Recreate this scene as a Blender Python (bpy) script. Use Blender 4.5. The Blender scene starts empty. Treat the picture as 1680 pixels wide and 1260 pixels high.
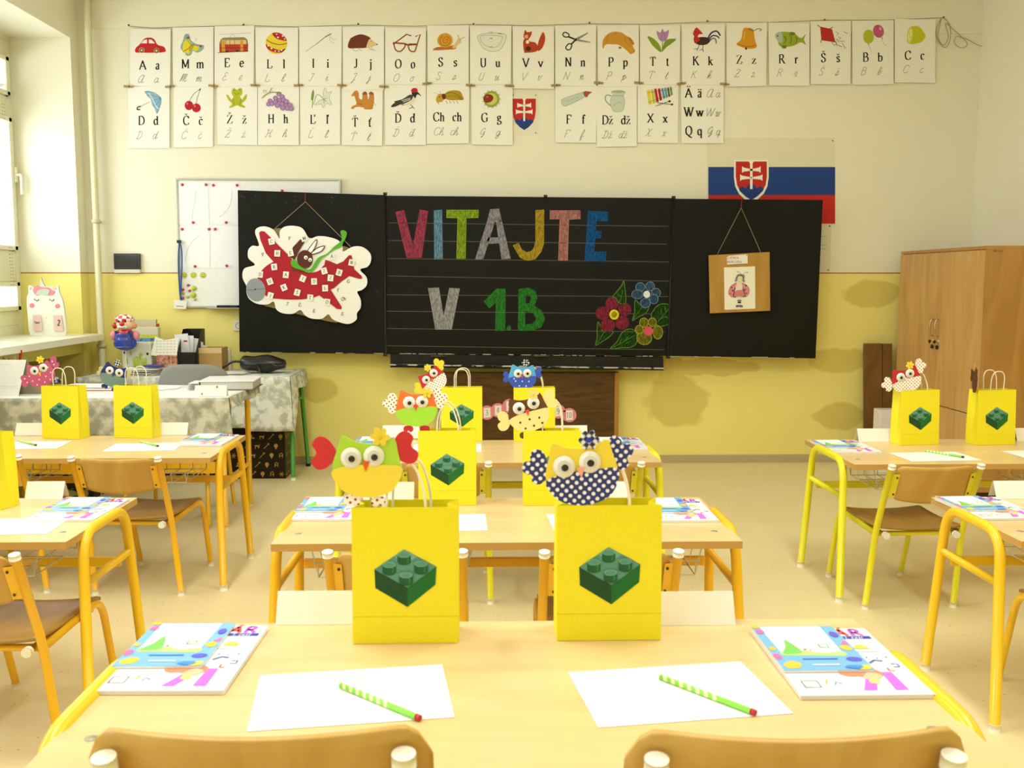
import bpy, math, random
from mathutils import Vector, Matrix
from mathutils.geometry import tessellate_polygon
random.seed(7)
R = math.radians
# ---------------------------------------------------------------- camera, world, light, exposure
F = 1633.0                      # focal length in pixels of the 1680 px wide frame
EYE = Vector((0, 0, 1.30))
PITCH = math.atan(170 / F)
YAW = math.atan(40 * math.cos(PITCH) / F)
FW = Vector((math.sin(YAW) * math.cos(PITCH), math.cos(YAW) * math.cos(PITCH), -math.sin(PITCH)))
RT = Vector((math.cos(YAW), -math.sin(YAW), 0))
UP = RT.cross(FW)
sc = bpy.context.scene
col = sc.collection
cd = bpy.data.cameras.new('camera'); cam = bpy.data.objects.new('camera', cd); col.objects.link(cam)
cd.sensor_width = 36; cd.lens = F / 1680 * 36; cd.clip_start = 0.02; cd.clip_end = 200
cam.matrix_world = Matrix.Translation(EYE) @ Matrix((RT, UP, -FW)).transposed().to_4x4()
sc.camera = cam
cd.dof.use_dof = True; cd.dof.focus_distance = 6.2; cd.dof.aperture_fstop = 11
sc.view_settings.view_transform = 'Standard'; sc.view_settings.look = 'None'
sc.view_settings.exposure = 0.64; sc.view_settings.gamma = 1.0
sc.view_settings.use_curve_mapping = False
w = bpy.data.worlds.new('World'); sc.world = w; w.use_nodes = True
bg = w.node_tree.nodes['Background']; bg.inputs[0].default_value = (0.93, 0.97, 1, 1); bg.inputs[1].default_value = 2.2
sc.cycles.max_bounces = 8; sc.cycles.diffuse_bounces = 5; sc.cycles.transparent_max_bounces = 12
sc.cycles.use_denoising = True; sc.cycles.sample_clamp_indirect = 6

def area(name, loc, rot, sx, sy, power, colr):
    l = bpy.data.lights.new(name, 'AREA'); l.shape = 'RECTANGLE'; l.size = sx; l.size_y = sy
    l.energy = power; l.color = colr
    o = bpy.data.objects.new(name, l); col.objects.link(o); o.location = loc; o.rotation_euler = rot
    return o
WIN = [(4.35, 6.88), (1.5, 3.75), (-1.4, 0.9)]     # the window bays of the left wall, along y
for a, b in WIN:
    area('window_daylight', (-3.62, (a + b) / 2, 1.95), (0, R(-90), 0), 1.9, b - a - .2, 33, (0.86, 0.94, 1.0))
# lamps above (their housings are built with the ceiling)
LAMPS = [(-1.2, 0.1, 70), (1.3, 0.1, 70), (-1.2, 2.5, 148), (1.3, 2.5, 142), (-1.2, 4.9, 50), (1.3, 4.9, 36)]
for x, y, p in LAMPS:
    area('lamp_light', (x, y, 3.36), (0, 0, 0), 0.28, 1.4, p * 0.2, (0.98, 1.0, 0.95))

def ray(px, py): return FW * F + RT * (px - 840) + UP * (630 - py)
def at(px, py, Y):                 # where the line of sight meets the upright plane y = Y
    d = ray(px, py); return EYE + d * ((Y - EYE.y) / d.y)
def on(px, py, z):                 # where it meets the level plane z
    d = ray(px, py); return EYE + d * ((z - EYE.z) / d.z)
# ---------------------------------------------------------------- materials
def lin(h):
    h = h.lstrip('#')
    if len(h) == 3: h = ''.join(c * 2 for c in h)
    r = []
    for i in (0, 2, 4):
        c = int(h[i:i + 2], 16) / 255
        r.append(c / 12.92 if c <= .04045 else ((c + .055) / 1.055) ** 2.4)
    return (*r, 1)
MATS = {}
def newmat(name):
    m = bpy.data.materials.new(name); m.use_nodes = True
    return m, m.node_tree, m.node_tree.nodes['Principled BSDF']
def nd(t, typ, **k):
    n = t.nodes.new(typ)
    for a, v in k.items():
        if a.startswith('i_'): n.inputs[a[2:].replace('_', ' ')].default_value = v
        else: setattr(n, a, v)
    return n
def mat(h, rough=.65, metal=0, spec=.3):
    k = (h, rough, metal, spec)
    if k in MATS: return MATS[k]
    m, t, b = newmat('paint ' + h)
    n = nd(t, 'ShaderNodeTexNoise'); n.inputs['Scale'].default_value = 30
    mx = nd(t, 'ShaderNodeMix', data_type='RGBA'); mx.inputs[0].default_value = 1
    c = lin(h); mx.inputs[6].default_value = c; mx.inputs[7].default_value = tuple(x * .93 for x in c[:3]) + (1,)
    t.links.new(n.outputs[0], mx.inputs[0]); t.links.new(mx.outputs[2], b.inputs['Base Color'])
    b.inputs['Roughness'].default_value = rough; b.inputs['Metallic'].default_value = metal
    b.inputs['Specular IOR Level'].default_value = spec
    MATS[k] = m; return m
def wood(h1, h2, scale=(1, 14, 14), rough=.4, ns=3, dist=1.5, spec=.4, coord='Object'):
    k = ('w', h1, h2, scale, rough, ns)
    if k in MATS: return MATS[k]
    m, t, b = newmat('wood')
    tc = nd(t, 'ShaderNodeTexCoord'); mp = nd(t, 'ShaderNodeMapping'); mp.inputs['Scale'].default_value = scale
    n = nd(t, 'ShaderNodeTexNoise'); n.inputs['Scale'].default_value = ns; n.inputs['Distortion'].default_value = dist; n.inputs['Detail'].default_value = 5
    cr = nd(t, 'ShaderNodeValToRGB'); cr.color_ramp.elements[0].color = lin(h1); cr.color_ramp.elements[1].color = lin(h2)
    cr.color_ramp.elements[0].position = .35; cr.color_ramp.elements[1].position = .65
    t.links.new(tc.outputs[coord], mp.inputs[0]); t.links.new(mp.outputs[0], n.inputs[0]); t.links.new(n.outputs[0], cr.inputs[0])
    t.links.new(cr.outputs[0], b.inputs['Base Color']); b.inputs['Roughness'].default_value = rough; b.inputs['Specular IOR Level'].default_value = spec
    MATS[k] = m; return m
def blotch(name, h1, h2, scale, lo=.45, hi=.55, rough=.6, det=3, spec=.3, metal=0):
    if name in MATS: return MATS[name]
    m, t, b = newmat(name)
    tc = nd(t, 'ShaderNodeTexCoord'); n = nd(t, 'ShaderNodeTexNoise'); n.inputs['Scale'].default_value = scale; n.inputs['Detail'].default_value = det
    cr = nd(t, 'ShaderNodeValToRGB'); cr.color_ramp.elements[0].color = lin(h1); cr.color_ramp.elements[1].color = lin(h2)
    cr.color_ramp.elements[0].position = lo; cr.color_ramp.elements[1].position = hi
    t.links.new(tc.outputs['Object'], n.inputs[0]); t.links.new(n.outputs[0], cr.inputs[0]); t.links.new(cr.outputs[0], b.inputs['Base Color'])
    b.inputs['Roughness'].default_value = rough; b.inputs['Specular IOR Level'].default_value = spec; b.inputs['Metallic'].default_value = metal
    MATS[name] = m; return m
def chalk(h, dens=.5):
    k = ('chalk', h, dens)
    if k in MATS: return MATS[k]
    m, t, b = newmat('chalk ' + h)
    tc = nd(t, 'ShaderNodeTexCoord'); mp = nd(t, 'ShaderNodeMapping'); mp.inputs['Scale'].default_value = (3.5, 1, 1); mp.inputs['Rotation'].default_value = (0, .12, 0)
    n = nd(t, 'ShaderNodeTexNoise'); n.inputs['Scale'].default_value = 42; n.inputs['Detail'].default_value = 4
    cr = nd(t, 'ShaderNodeValToRGB'); c = lin(h)
    cr.color_ramp.elements[0].color = tuple(x * dens for x in c[:3]) + (1,); cr.color_ramp.elements[1].color = c
    cr.color_ramp.elements[0].position = .4; cr.color_ramp.elements[1].position = .62
    t.links.new(tc.outputs['Object'], mp.inputs[0]); t.links.new(mp.outputs[0], n.inputs[0]); t.links.new(n.outputs[0], cr.inputs[0]); t.links.new(cr.outputs[0], b.inputs['Base Color'])
    b.inputs['Roughness'].default_value = .9; b.inputs['Specular IOR Level'].default_value = .05
    MATS[k] = m; return m
def M(x): return mat(x) if isinstance(x, str) else x
# ---------------------------------------------------------------- mesh builder
def crom(pts, closed, n=6):
    pts = [Vector(p) for p in pts]; N = len(pts); out = []
    for i in range(N if closed else N - 1):
        g = lambda j: pts[j % N] if closed else pts[max(0, min(N - 1, j))]
        a, b, c, d = g(i - 1), g(i), g(i + 1), g(i + 2)
        for k in range(n):
            s = k / n
            out.append(.5 * ((2 * b) + (c - a) * s + (2 * a - 5 * b + 4 * c - d) * s * s + (3 * b - a - 3 * c + d) * s ** 3))
    if not closed: out.append(pts[-1])
    return out
def fillet(pts, r, n=5):           # rounds the inner corners of a bent tube
    pts = [Vector(p) for p in pts]; out = [pts[0]]
    for i in range(1, len(pts) - 1):
        p = pts[i]; a = pts[i - 1] - p; b = pts[i + 1] - p
        q = min(r, a.length * .49, b.length * .49)
        s, e = p + a.normalized() * q, p + b.normalized() * q
        for k in range(n + 1):
            u = k / n; out.append(s * (1 - u) ** 2 + p * 2 * u * (1 - u) + e * u * u)
    out.append(pts[-1]); return out
class MB:
    def __init__(s): s.v = []; s.f = []; s.m = []; s.sm = []; s.ms = []
    def mi(s, m):
        m = M(m)
        if m not in s.ms: s.ms.append(m)
        return s.ms.index(m)
    def face(s, idx, m, sm=False): s.f.append(tuple(idx)); s.m.append(m); s.sm.append(sm)
    def add(s, vs, fs, m, sm=False):
        o = len(s.v); s.v += [Vector(v) for v in vs]; k = s.mi(m)
        for f in fs: s.face([o + i for i in f], k, sm)
        return s
    def box(s, a, b, m):
        (x0, y0, z0), (x1, y1, z1) = a, b
        return s.hexa([(x0, y0, z0), (x1, y0, z0), (x1, y1, z0), (x0, y1, z0)], [(x0, y0, z1), (x1, y0, z1), (x1, y1, z1), (x0, y1, z1)], m)
    def hexa(s, lo, hi, m):
        return s.add(list(lo) + list(hi), [(3, 2, 1, 0), (4, 5, 6, 7), (0, 1, 5, 4), (1, 2, 6, 5), (2, 3, 7, 6), (3, 0, 4, 7)], m)
    def prism(s, pts, ext, m, sidem=None):     # pts: 3D loop, ext: extrusion vector
        n = len(pts); pts = [Vector(p) for p in pts]; e = Vector(ext)
        tr = tessellate_polygon([pts])
        o = len(s.v); s.v += pts + [p + e for p in pts]; k = s.mi(m); k2 = s.mi(sidem or m)
        for a, b, c in tr:
            s.face((o + a, o + b, o + c), k); s.face((o + n + c, o + n + b, o + n + a), k)
        for i in range(n):
            j = (i + 1) % n; s.face((o + i, o + j, o + n + j, o + n + i), k2)
        return s
    def tube(s, pts, r, m, n=8, cap=True, closed=False):
        pts = [Vector(p) for p in pts]; N = len(pts); o = len(s.v); k = s.mi(m); up = None
        for i, p in enumerate(pts):
            if closed: d = (pts[(i + 1) % N] - pts[i - 1])
            else: d = (pts[min(i + 1, N - 1)] - pts[max(i - 1, 0)])
            d.normalize()
            if up is None:
                up = Vector((0, 0, 1)) if abs(d.z) < .9 else Vector((0, 1, 0))
            a = d.cross(up); a.normalize(); up = a.cross(d); up.normalize()
            rr = r[i] if isinstance(r, (list, tuple)) else r
            for q in range(n):
                t = 2 * math.pi * q / n; s.v.append(p + a * math.cos(t) * rr + up * math.sin(t) * rr)
        for i in range(N if closed else N - 1):
            j = (i + 1) % N
            for q in range(n):
                w = (q + 1) % n
                s.face((o + i * n + q, o + i * n + w, o + j * n + w, o + j * n + q), k, True)
        if cap and not closed:
            s.face([o + q for q in range(n)], k); s.face([o + (N - 1) * n + q for q in range(n)][::-1], k)
        return s
    def lathe(s, prof, c, m, n=20, axis='z'):
        o = len(s.v); k = s.mi(m); c = Vector(c)
        for r, z in prof:
            for q in range(n):
                t = 2 * math.pi * q / n
                p = Vector((r * math.cos(t), r * math.sin(t), z))
                if axis == 'y': p = Vector((p.x, -p.z, p.y))
                if axis == 'x': p = Vector((p.z, p.x, p.y))
                s.v.append(c + p)
        for i in range(len(prof) - 1):
            for q in range(n):
                w = (q + 1) % n; s.face((o + i * n + q, o + i * n + w, o + (i + 1) * n + w, o + (i + 1) * n + q), k, True)
        return s
    def ell(s, c, r, m, n=16, k=10, rot=None):
        c = Vector(c); vs = []; fs = []
        for i in range(k + 1):
            a = math.pi * i / k
            for q in range(n):
                t = 2 * math.pi * q / n
                p = Vector((r[0] * math.sin(a) * math.cos(t), r[1] * math.sin(a) * math.sin(t), r[2] * math.cos(a)))
                if rot: p = rot @ p
                vs.append(c + p)
        for i in range(k):
            for q in range(n): fs.append((i * n + q, i * n + (q + 1) % n, (i + 1) * n + (q + 1) % n, (i + 1) * n + q))
        return s.add(vs, fs, m, True)
    def grid(s, fn, nu, nv, m, sm=True):
        vs = [fn(i / nu, j / nv) for j in range(nv + 1) for i in range(nu + 1)]
        fs = [(j * (nu + 1) + i, j * (nu + 1) + i + 1, (j + 1) * (nu + 1) + i + 1, (j + 1) * (nu + 1) + i) for j in range(nv) for i in range(nu)]
        return s.add(vs, fs, m, sm)
    def build(s, name, parent=None, loc=None, rot=None, bevel=0, solid=0, off=0):
        me = bpy.data.meshes.new(name); me.from_pydata([tuple(v) for v in s.v], [], s.f)
        for m in s.ms: me.materials.append(m)
        me.polygons.foreach_set('material_index', s.m); me.polygons.foreach_set('use_smooth', s.sm)
        me.validate(); me.update()
        o = bpy.data.objects.new(name, me); col.objects.link(o)
        if parent: o.parent = parent
        if loc is not None: o.location = loc
        if rot is not None: o.rotation_euler = rot
        if solid:
            md = o.modifiers.new('solid', 'SOLIDIFY'); md.thickness = solid; md.offset = off
        if bevel:
            md = o.modifiers.new('bevel', 'BEVEL'); md.width = bevel; md.segments = 2; md.limit_method = 'ANGLE'; md.angle_limit = R(50)
        return o
def tag(o, label, cat, group=None):
    o['label'] = label; o['category'] = cat
    if group: o['group'] = group
    return o
def thing(name, label, cat, loc=(0, 0, 0), rz=0, group=None, rot=None):
    o = bpy.data.objects.new(name, None); col.objects.link(o); o.empty_display_size = .05
    o.location = loc; o.rotation_euler = rot or (0, 0, rz)
    return tag(o, label, cat, group)
def struct(o): o['kind'] = 'structure'; return o
def kids(o): return [c for c in bpy.data.objects if c.parent == o]
def copy_tree(o, parent=None):
    c = o.copy(); col.objects.link(c); c.parent = parent
    for ch in kids(o): copy_tree(ch, c)
    return c
# ---------------------------------------------------------------- flat drawing (prints, drawings, paper cut-outs)
def P2(s):
    return [tuple(float(q) for q in a.split(',')) for a in s.split()]
class Dr:
    """draws flat shapes on a surface: fn maps drawing units to the surface, nrm points out of it"""
    def __init__(s, fn, nrm, step=.00025, base=.0004):
        s.fn = fn; s.n = Vector(nrm); s.z = base; s.st = step; s.mb = MB()
    def map(s, pts): return [Vector(s.fn(x, y)) + s.n * s.z for x, y in pts]
    def up(s): s.z += s.st
    def poly(s, pts, c, holes=()):
        loops = [s.map(pts)] + [s.map(h) for h in holes]
        allv = [v for l in loops for v in l]
        tr = tessellate_polygon(loops)
        o = len(s.mb.v); s.mb.v += allv; k = s.mb.mi(c)
        for t in tr:
            a, b, q = (allv[i] for i in t)
            if (b - a).cross(q - a).dot(s.n) < 0: t = t[::-1]
            s.mb.face([o + i for i in t], k)
        s.up(); return s
    def blob(s, pts, c, n=5): return s.poly([tuple(p) for p in crom([(x, y, 0) for x, y in pts], True, n)] and [(p.x, p.y) for p in crom([(x, y, 0) for x, y in pts], True, n)], c)
    def ell(s, cx, cy, rx, ry, c, rot=0, n=20):
        ca, sa = math.cos(rot), math.sin(rot)
        return s.poly([(cx + rx * math.cos(t) * ca - ry * math.sin(t) * sa, cy + rx * math.cos(t) * sa + ry * math.sin(t) * ca) for t in [2 * math.pi * i / n for i in range(n)]], c)
    def line(s, pts, w, c, smooth=False, closed=False, nib=None):
        if smooth: pts = [(p.x, p.y) for p in crom([(x, y, 0) for x, y in pts], closed, 5)]
        N = len(pts); L = []; Q = []
        for i in range(N):
            if closed: a, b = pts[i - 1], pts[(i + 1) % N]
            else: a, b = pts[max(0, i - 1)], pts[min(N - 1, i + 1)]
            dx, dy = b[0] - a[0], b[1] - a[1]; l = math.hypot(dx, dy) or 1e-9
            dx /= l; dy /= l; ww = w
            if nib: ww = nib[0] + (w - nib[0]) * abs(dx * nib[2] - dy * nib[1])
            # widen at sharp inner corners is left out: strokes are short
            L.append((pts[i][0] - dy * ww / 2, pts[i][1] + dx * ww / 2)); Q.append((pts[i][0] + dy * ww / 2, pts[i][1] - dx * ww / 2))
        a, b = s.map(L), s.map(Q); o = len(s.mb.v); s.mb.v += a + b; k = s.mb.mi(c)
        for i in range(N if closed else N - 1):
            j = (i + 1) % N; s.mb.face((o + i, o + j, o + N + j, o + N + i), k)
        return s
    def dsl(s, txt, off=(0, 0), sc_=1.0):
        for cmd in txt.split(';'):
            cmd = cmd.strip()
            if not cmd: continue
            h, _, rest = cmd.partition(' '); t = h[0]; c = h[1:]
            c = CH.get(c, c)
            if t in 'bp':
                pts = P2(rest); (s.blob if t == 'b' else s.poly)(pts, c)
            elif t == 'e':
                q = [float(v) for v in rest.replace(',', ' ').split()]; s.ell(q[0], q[1], q[2], q[3], c, R(q[4]) if len(q) > 4 else 0)
            elif t == 'l' or t == 'c' or t == 'o':
                wd, _, rest = rest.partition(' '); s.line(P2(rest), float(wd), c, t in 'co', t == 'o'); s.up()
        return s
    def build(s, name, parent=None, **k): return s.mb.build(name, parent, **k)
CH = {}
# ---------------------------------------------------------------- letters: skeleton strokes on a 100-high grid
# stroke = points, '~' smooth ; 's x,y' = serif foot ; first number = advance
GL = {
'A': '80|4,0 38,100|36,100 72,0|16,36 60,36|s 4,0|s 72,0', 'B': '70|16,0 16,100|~16,99 46,97 56,76 44,56 16,54|~16,54 54,50 64,27 50,3 16,1|s 16,0|s 16,100',
'C': '76|~66,78 56,96 38,99 16,84 9,50 17,16 40,1 60,8 68,24|l 67,98 67,70', 'D': '78|16,0 16,100|~16,99 46,96 67,72 67,28 46,4 16,1|s 16,0|s 16,100',
'E': '66|15,0 15,100|15,98 58,98 58,80|15,53 46,53|15,2 58,2 62,24|s 15,0|s 15,100', 'F': '62|15,0 15,100|15,98 58,98 58,78|15,53 44,53|s 15,0|s 15,100',
'G': '80|~67,80 56,96 38,99 16,84 9,50 17,16 40,1 60,6 66,14|66,8 66,44|s 66,44|l 66,98 66,74', 'H': '80|16,0 16,100|62,0 62,100|16,52 62,52|s 16,0|s 16,100|s 62,0|s 62,100',
'I': '38|19,0 19,100|s 19,0|s 19,100', 'J': '44|~28,100 28,50 27,12 12,0 4,10|s 28,100', 'K': '78|16,0 16,100|60,100 18,48|30,62 70,0|s 16,0|s 16,100|s 60,100|s 68,0',
'L': '64|15,0 15,100|15,2 58,2 62,26|s 15,0|s 15,100', 'M': '96|14,0 14,100|14,100 46,12|46,12 78,100|78,100 78,0|s 14,0|s 14,100|s 78,0|s 78,100',
'N': '80|14,0 14,100|14,100 64,2|64,2 64,100|s 14,0|s 14,100|s 64,100', 'O': '80|~*39,100 14,82 9,50 14,18 39,0 64,18 70,50 64,82',
'P': '64|16,0 16,100|~16,99 48,97 58,74 46,50 16,48|s 16,0|s 16,100', 'Q': '80|~*39,100 14,82 9,50 14,18 39,0 64,18 70,50 64,82|~36,2 48,-14 74,-26',
'R': '76|16,0 16,100|~16,99 46,97 56,76 44,53 16,52|34,53 70,0|s 16,0|s 16,100|s 70,0', 'S': '60|~48,78 40,97 22,98 10,82 18,62 42,44 50,24 38,3 18,2 8,24|l 49,98 49,76|l 8,2 8,26',
'T': '68|34,0 34,100|5,80 6,98 62,98 63,80|s 34,0', 'U': '80|~16,100 16,34 26,6 44,1 58,12 62,34 62,100|s 16,100|s 62,100', 'V': '78|4,100 38,0|38,0 72,100|s 6,100|s 70,100',
'W': '106|4,100 32,0|32,0 52,96|50,96 72,0|72,0 100,100|s 6,100|s 50,100|s 98,100', 'X': '78|8,100 66,0|66,100 8,0|s 8,0|s 66,0|s 8,100|s 66,100', 'Y': '76|6,100 36,48 36,0|66,100 36,48|s 36,0|s 6,100|s 66,100', 'Z': '68|8,80 10,98 58,98 6,2 58,2 62,24',
'a': '52|~10,52 22,66 36,58 36,20 38,4 46,4|~36,40 14,30 10,12 20,1 36,16', 'b': '58|12,100 12,4|~12,48 28,66 46,54 48,24 36,3 12,6|s 8,98', 'c': '50|~42,52 30,66 12,54 9,28 20,4 42,10',
'd': '58|44,100 44,2|~44,50 28,66 12,54 8,26 22,2 44,16|s 40,98|s 48,2', 'e': '52|~10,38 44,38 38,62 22,66 9,44 12,14 28,2 44,14', 'f': '38|~40,88 30,100 20,90 18,66 18,0|4,64 34,64|s 18,0',
'g': '54|~*26,66 12,58 12,38 26,30 38,40 38,58|~36,62 50,64|~20,30 10,18 30,10 46,2 44,-20 24,-30 8,-20 14,-4', 'h': '58|13,0 13,100|~13,48 30,66 42,52 43,0|s 13,0|s 43,0|s 9,98',
'i': '30|15,0 15,64|s 15,0|s 11,64|d 15,86', 'j': '30|~18,64 18,0 16,-24 2,-26|s 14,64|d 18,86', 'k': '56|13,0 13,100|44,64 14,30|24,40 50,0|s 13,0|s 50,0|s 44,64|s 9,98', 'l': '30|15,0 15,100|s 15,0|s 11,98',
'm': '88|13,0 13,64|~13,46 28,66 42,54 43,0|~43,46 58,66 72,54 73,0|s 13,0|s 43,0|s 73,0|s 9,64', 'n': '58|13,0 13,64|~13,46 30,66 42,54 43,0|s 13,0|s 43,0|s 9,64', 'o': '54|~*27,66 11,52 9,32 13,10 27,1 42,12 45,34 41,56',
'p': '58|13,-30 13,64|~13,48 28,66 46,54 48,26 36,3 13,8|s 13,-30|s 9,64', 'q': '58|44,-30 44,64|~44,50 28,66 12,54 8,26 22,2 44,16|s 44,-30', 'r': '42|13,0 13,64|~13,42 26,64 38,58|s 13,0|s 9,64',
's': '44|~36,52 28,66 12,60 12,44 34,26 34,8 20,1 8,14', 't': '36|~17,84 17,16 24,2 34,8|5,64 32,64', 'u': '58|~12,64 12,20 22,2 40,14|42,64 42,2|s 8,64|s 38,64|s 46,2', 'v': '56|5,64 28,0|28,0 50,64|s 6,64|s 49,64',
'w': '80|5,64 24,0|24,0 40,62|39,62 56,0|56,0 74,64|s 6,64|s 39,64|s 73,64', 'x': '56|8,64 46,0|46,64 8,0|s 8,0|s 46,0|s 8,64|s 46,64', 'y': '56|5,64 28,0|~50,64 28,0 14,-28 4,-26|s 6,64|s 49,64', 'z': '50|8,50 10,62 42,62 6,2 42,2 45,18',
'0': '56|~*28,100 12,80 10,50 12,20 28,0 44,20 46,50 44,80', '1': '44|~8,84 24,100|24,100 24,0|s 24,0', '2': '56|~10,78 20,98 42,92 42,66 22,26 8,2|8,2 48,2', '3': '54|~10,84 26,100 42,84 34,60 20,52|~20,52 44,42 44,16 26,0 8,14', '4': '58|40,0 40,100|40,100 6,32 52,32',
'5': '56|44,98 16,98 14,58|~14,58 36,60 46,32 32,3 8,8', '9': '54|~*28,98 12,84 12,58 28,50 44,62 44,86|~44,80 42,30 14,0', '.': '24|d 12,6', '-': '40|8,36 34,36', ' ': '34|',
}
CUR = {   # handwritten forms, all smooth, slanted when drawn
'a': '60|40,52 24,62 8,44 8,14 22,2 38,22 46,62 42,18 50,4 66,20', 'b': '46|6,10 34,70 26,100 14,70 12,12 26,2 40,24 38,46 56,40', 'c': '44|38,54 24,64 8,44 10,12 26,2 48,22', 'd': '60|38,52 22,62 8,42 10,12 22,2 38,24 50,100 42,16 50,4 64,20',
'e': '46|4,14 30,36 32,58 18,62 8,34 14,6 28,2 46,20', 'f': '44|4,6 34,78 26,102 14,66 10,-30 24,-14 16,6 44,24', 'g': '56|40,52 24,62 8,44 10,12 24,4 38,24 46,62 38,-16 22,-32 10,-20 60,24', 'h': '56|4,10 34,78 24,100 12,60 8,0|8,0 16,36 32,52 40,34 38,6 48,2 62,20',
'i': '36|4,24 20,60 14,12 24,2 40,20|18,80 21,84', 'j': '36|4,24 22,60 12,-20 0,-32 -4,-20 34,22|22,80 25,84', 'k': '52|4,10 34,78 24,100 12,60 8,0|8,24 34,48 32,30 14,24|14,24 32,4 56,20', 'l': '36|4,10 32,76 24,100 12,66 12,12 24,2 42,20',
'm': '80|4,36 14,60 8,0|8,0 22,52 34,56 32,0|32,0 48,54 60,52 56,10 64,2 78,20', 'n': '58|4,36 14,60 8,0|8,0 24,52 38,54 34,10 42,2 58,20', 'o': '50|26,62 10,48 8,18 20,2 36,16 36,46 24,62 54,54', 'p': '56|4,30 18,62 2,-32|8,0 20,48 36,54 40,30 28,4 16,6 56,30',
'q': '54|40,52 24,62 8,44 10,12 24,4 38,24 46,62 36,-32|36,-10 56,10', 'r': '42|4,24 20,64 34,54 26,20 30,2 46,20', 's': '42|4,10 26,62 34,22 20,0 6,8 44,16', 't': '38|4,20 26,98 14,14 24,2 40,20|8,60 36,64', 'u': '56|4,40 14,60 10,12 22,2 42,60 38,12 46,2 60,20',
'v': '52|4,36 14,60 14,4 30,10 40,56 56,52', 'w': '70|4,40 14,60 12,8 24,4 36,56 32,8 46,6 56,56 70,52', 'x': '50|6,48 18,60 26,10 46,12|42,60 8,2', 'z': '46|6,50 20,62 34,54 10,2 28,10 44,6 50,18', 'y': '50|4,40 14,60 10,12 22,2 42,60 30,-30 10,-24 54,20'}
CUP = {'A': '80|66,80 44,100 14,70 12,22 32,2 52,30 66,96 58,14 68,2 84,16', 'M': '96|8,6 18,60 24,96 28,90 22,2|22,2 44,90 52,92 46,4|46,4 68,90 76,86 68,12 78,2 92,18', 'D': '76|30,96 22,2|14,2 6,10 40,0 66,36 56,84 26,98 8,84', 'Z': '66|10,84 18,96 54,94 32,50 8,6|22,50 46,50|8,4 30,8 52,2 64,14',
'H': '80|6,84 18,98 16,40 6,2 0,10|62,96 54,60 50,12 62,2 76,18|14,46 56,50', 'X': '70|6,84 22,96 34,50 46,4 66,14|62,96 40,70 20,20 6,4', 'G': '66|54,82 40,100 12,70 12,30 30,20 50,50 56,60 46,-6 28,-16 64,20', 'Q': '66|54,82 40,100 12,70 12,30 30,20 50,50 56,60 46,-6 28,-16 64,20', 'E': '60|50,84 34,100 16,84 26,58 36,54 12,46 8,14 28,0 54,16',
'J': '50|8,84 20,96 44,94 32,40 20,-16 6,-20 44,20', 'I': '44|8,84 20,96 40,94 30,50 24,12 10,2 2,12'}
def glyph(ch):
    acc = None
    base = {'Č': ('C', 'v'), 'č': ('c', 'v'), 'Ž': ('Z', 'v'), 'ž': ('z', 'v'), 'Š': ('S', 'v'), 'š': ('s', 'v'), 'Ť': ('T', 'v'), 'Ď': ('D', 'v'), 'ď': ('d', "'"), 'ť': ('t', "'"), 'Ľ': ('L', "'"), 'ľ': ('l', "'"), 'Ä': ('A', ':'), 'ä': ('a', ':'), 'Á': ('A', '/'), 'á': ('a', '/'), 'Ň': ('N', 'v')}
    if ch in base: ch, acc = base[ch]
    return ch, acc
def text(d, s, x, y, h, c, style='serif', slant=0, wt=None, centre=True, dirn=1):
    """dirn=-1 when the drawing's v axis points down; h is the cap height in drawing units"""
    k = h / 100; tot = 0; segs = []
    for ch in s:
        b, a = glyph(ch)
        if style == 'cur': src = CUR.get(b) or CUP.get(b) or GL.get(b, '40|')
        else: src = GL.get(b, '40|')
        parts = src.split('|'); segs.append((b, a, tot, parts[1:])); wadv = float(parts[0]); tot += wadv * (1.12 if style == 'sans' else 1)
        last = wadv
        segs[-1] = segs[-1] + (wadv,)
    x0 = x - tot * k / 2 if centre else x
    W = wt or {'serif': 16, 'cur': 4, 'sans': 15}[style]
    def tr(p, o): return (x0 + (o + p[0] + slant * p[1]) * k, y + dirn * p[1] * k)
    nib = (W * k * .36, .96, .28 * dirn) if style == 'serif' else None
    for b, a, o, parts, wadv in segs:
        for st in parts:
            st = st.strip()
            if not st: continue
            if st[0] == 'd':
                q = P2(st[2:])[0]; cx, cy = tr(q, o); d.ell(cx, cy, W * .62 * k, W * .62 * k, c, n=10)
            elif st[0] == 's':
                if style != 'serif': continue
                q = P2(st[2:])[0]; sg = -1 if q[1] > 70 or q[1] == 64 else 1
                yy = q[1] + (2 if sg > 0 else -2)
                d.line([tr((q[0] - 12, yy), o), tr((q[0] + 12, yy), o)], W * .34 * k, c)
            elif st[0] == 'l':
                if style == 'serif': d.line([tr(p, o) for p in P2(st[2:])], W * .34 * k, c)
            else:
                sm = st[0] == '~' or style == 'cur'; st = st.lstrip('~'); cl = st[0] == '*'; st = st.lstrip('*')
                d.line([tr(p, o) for p in P2(st)], W * k, c, sm, cl, nib)
        top = 104 if b.isupper() else 70
        mid = wadv * .48
        if a == 'v' or (a == "'" and style == 'cur'): d.line([tr((mid - 13, top + 24), o), tr((mid, top + 8), o), tr((mid + 13, top + 24), o)], W * .6 * k, c)
        elif a == "'": d.line([tr((wadv * .86, 104), o), tr((wadv * .80, 78), o)], W * .8 * k, c)
        elif a == ':':
            for q in (-12, 12):
                cx, cy = tr((mid + q, top + 16), o); d.ell(cx, cy, W * .5 * k, W * .5 * k, c, n=8)
        elif a == '/': d.line([tr((mid - 5, top + 6), o), tr((mid + 12, top + 26), o)], W * .7 * k, c)
    d.up()
    return tot * k
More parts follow.
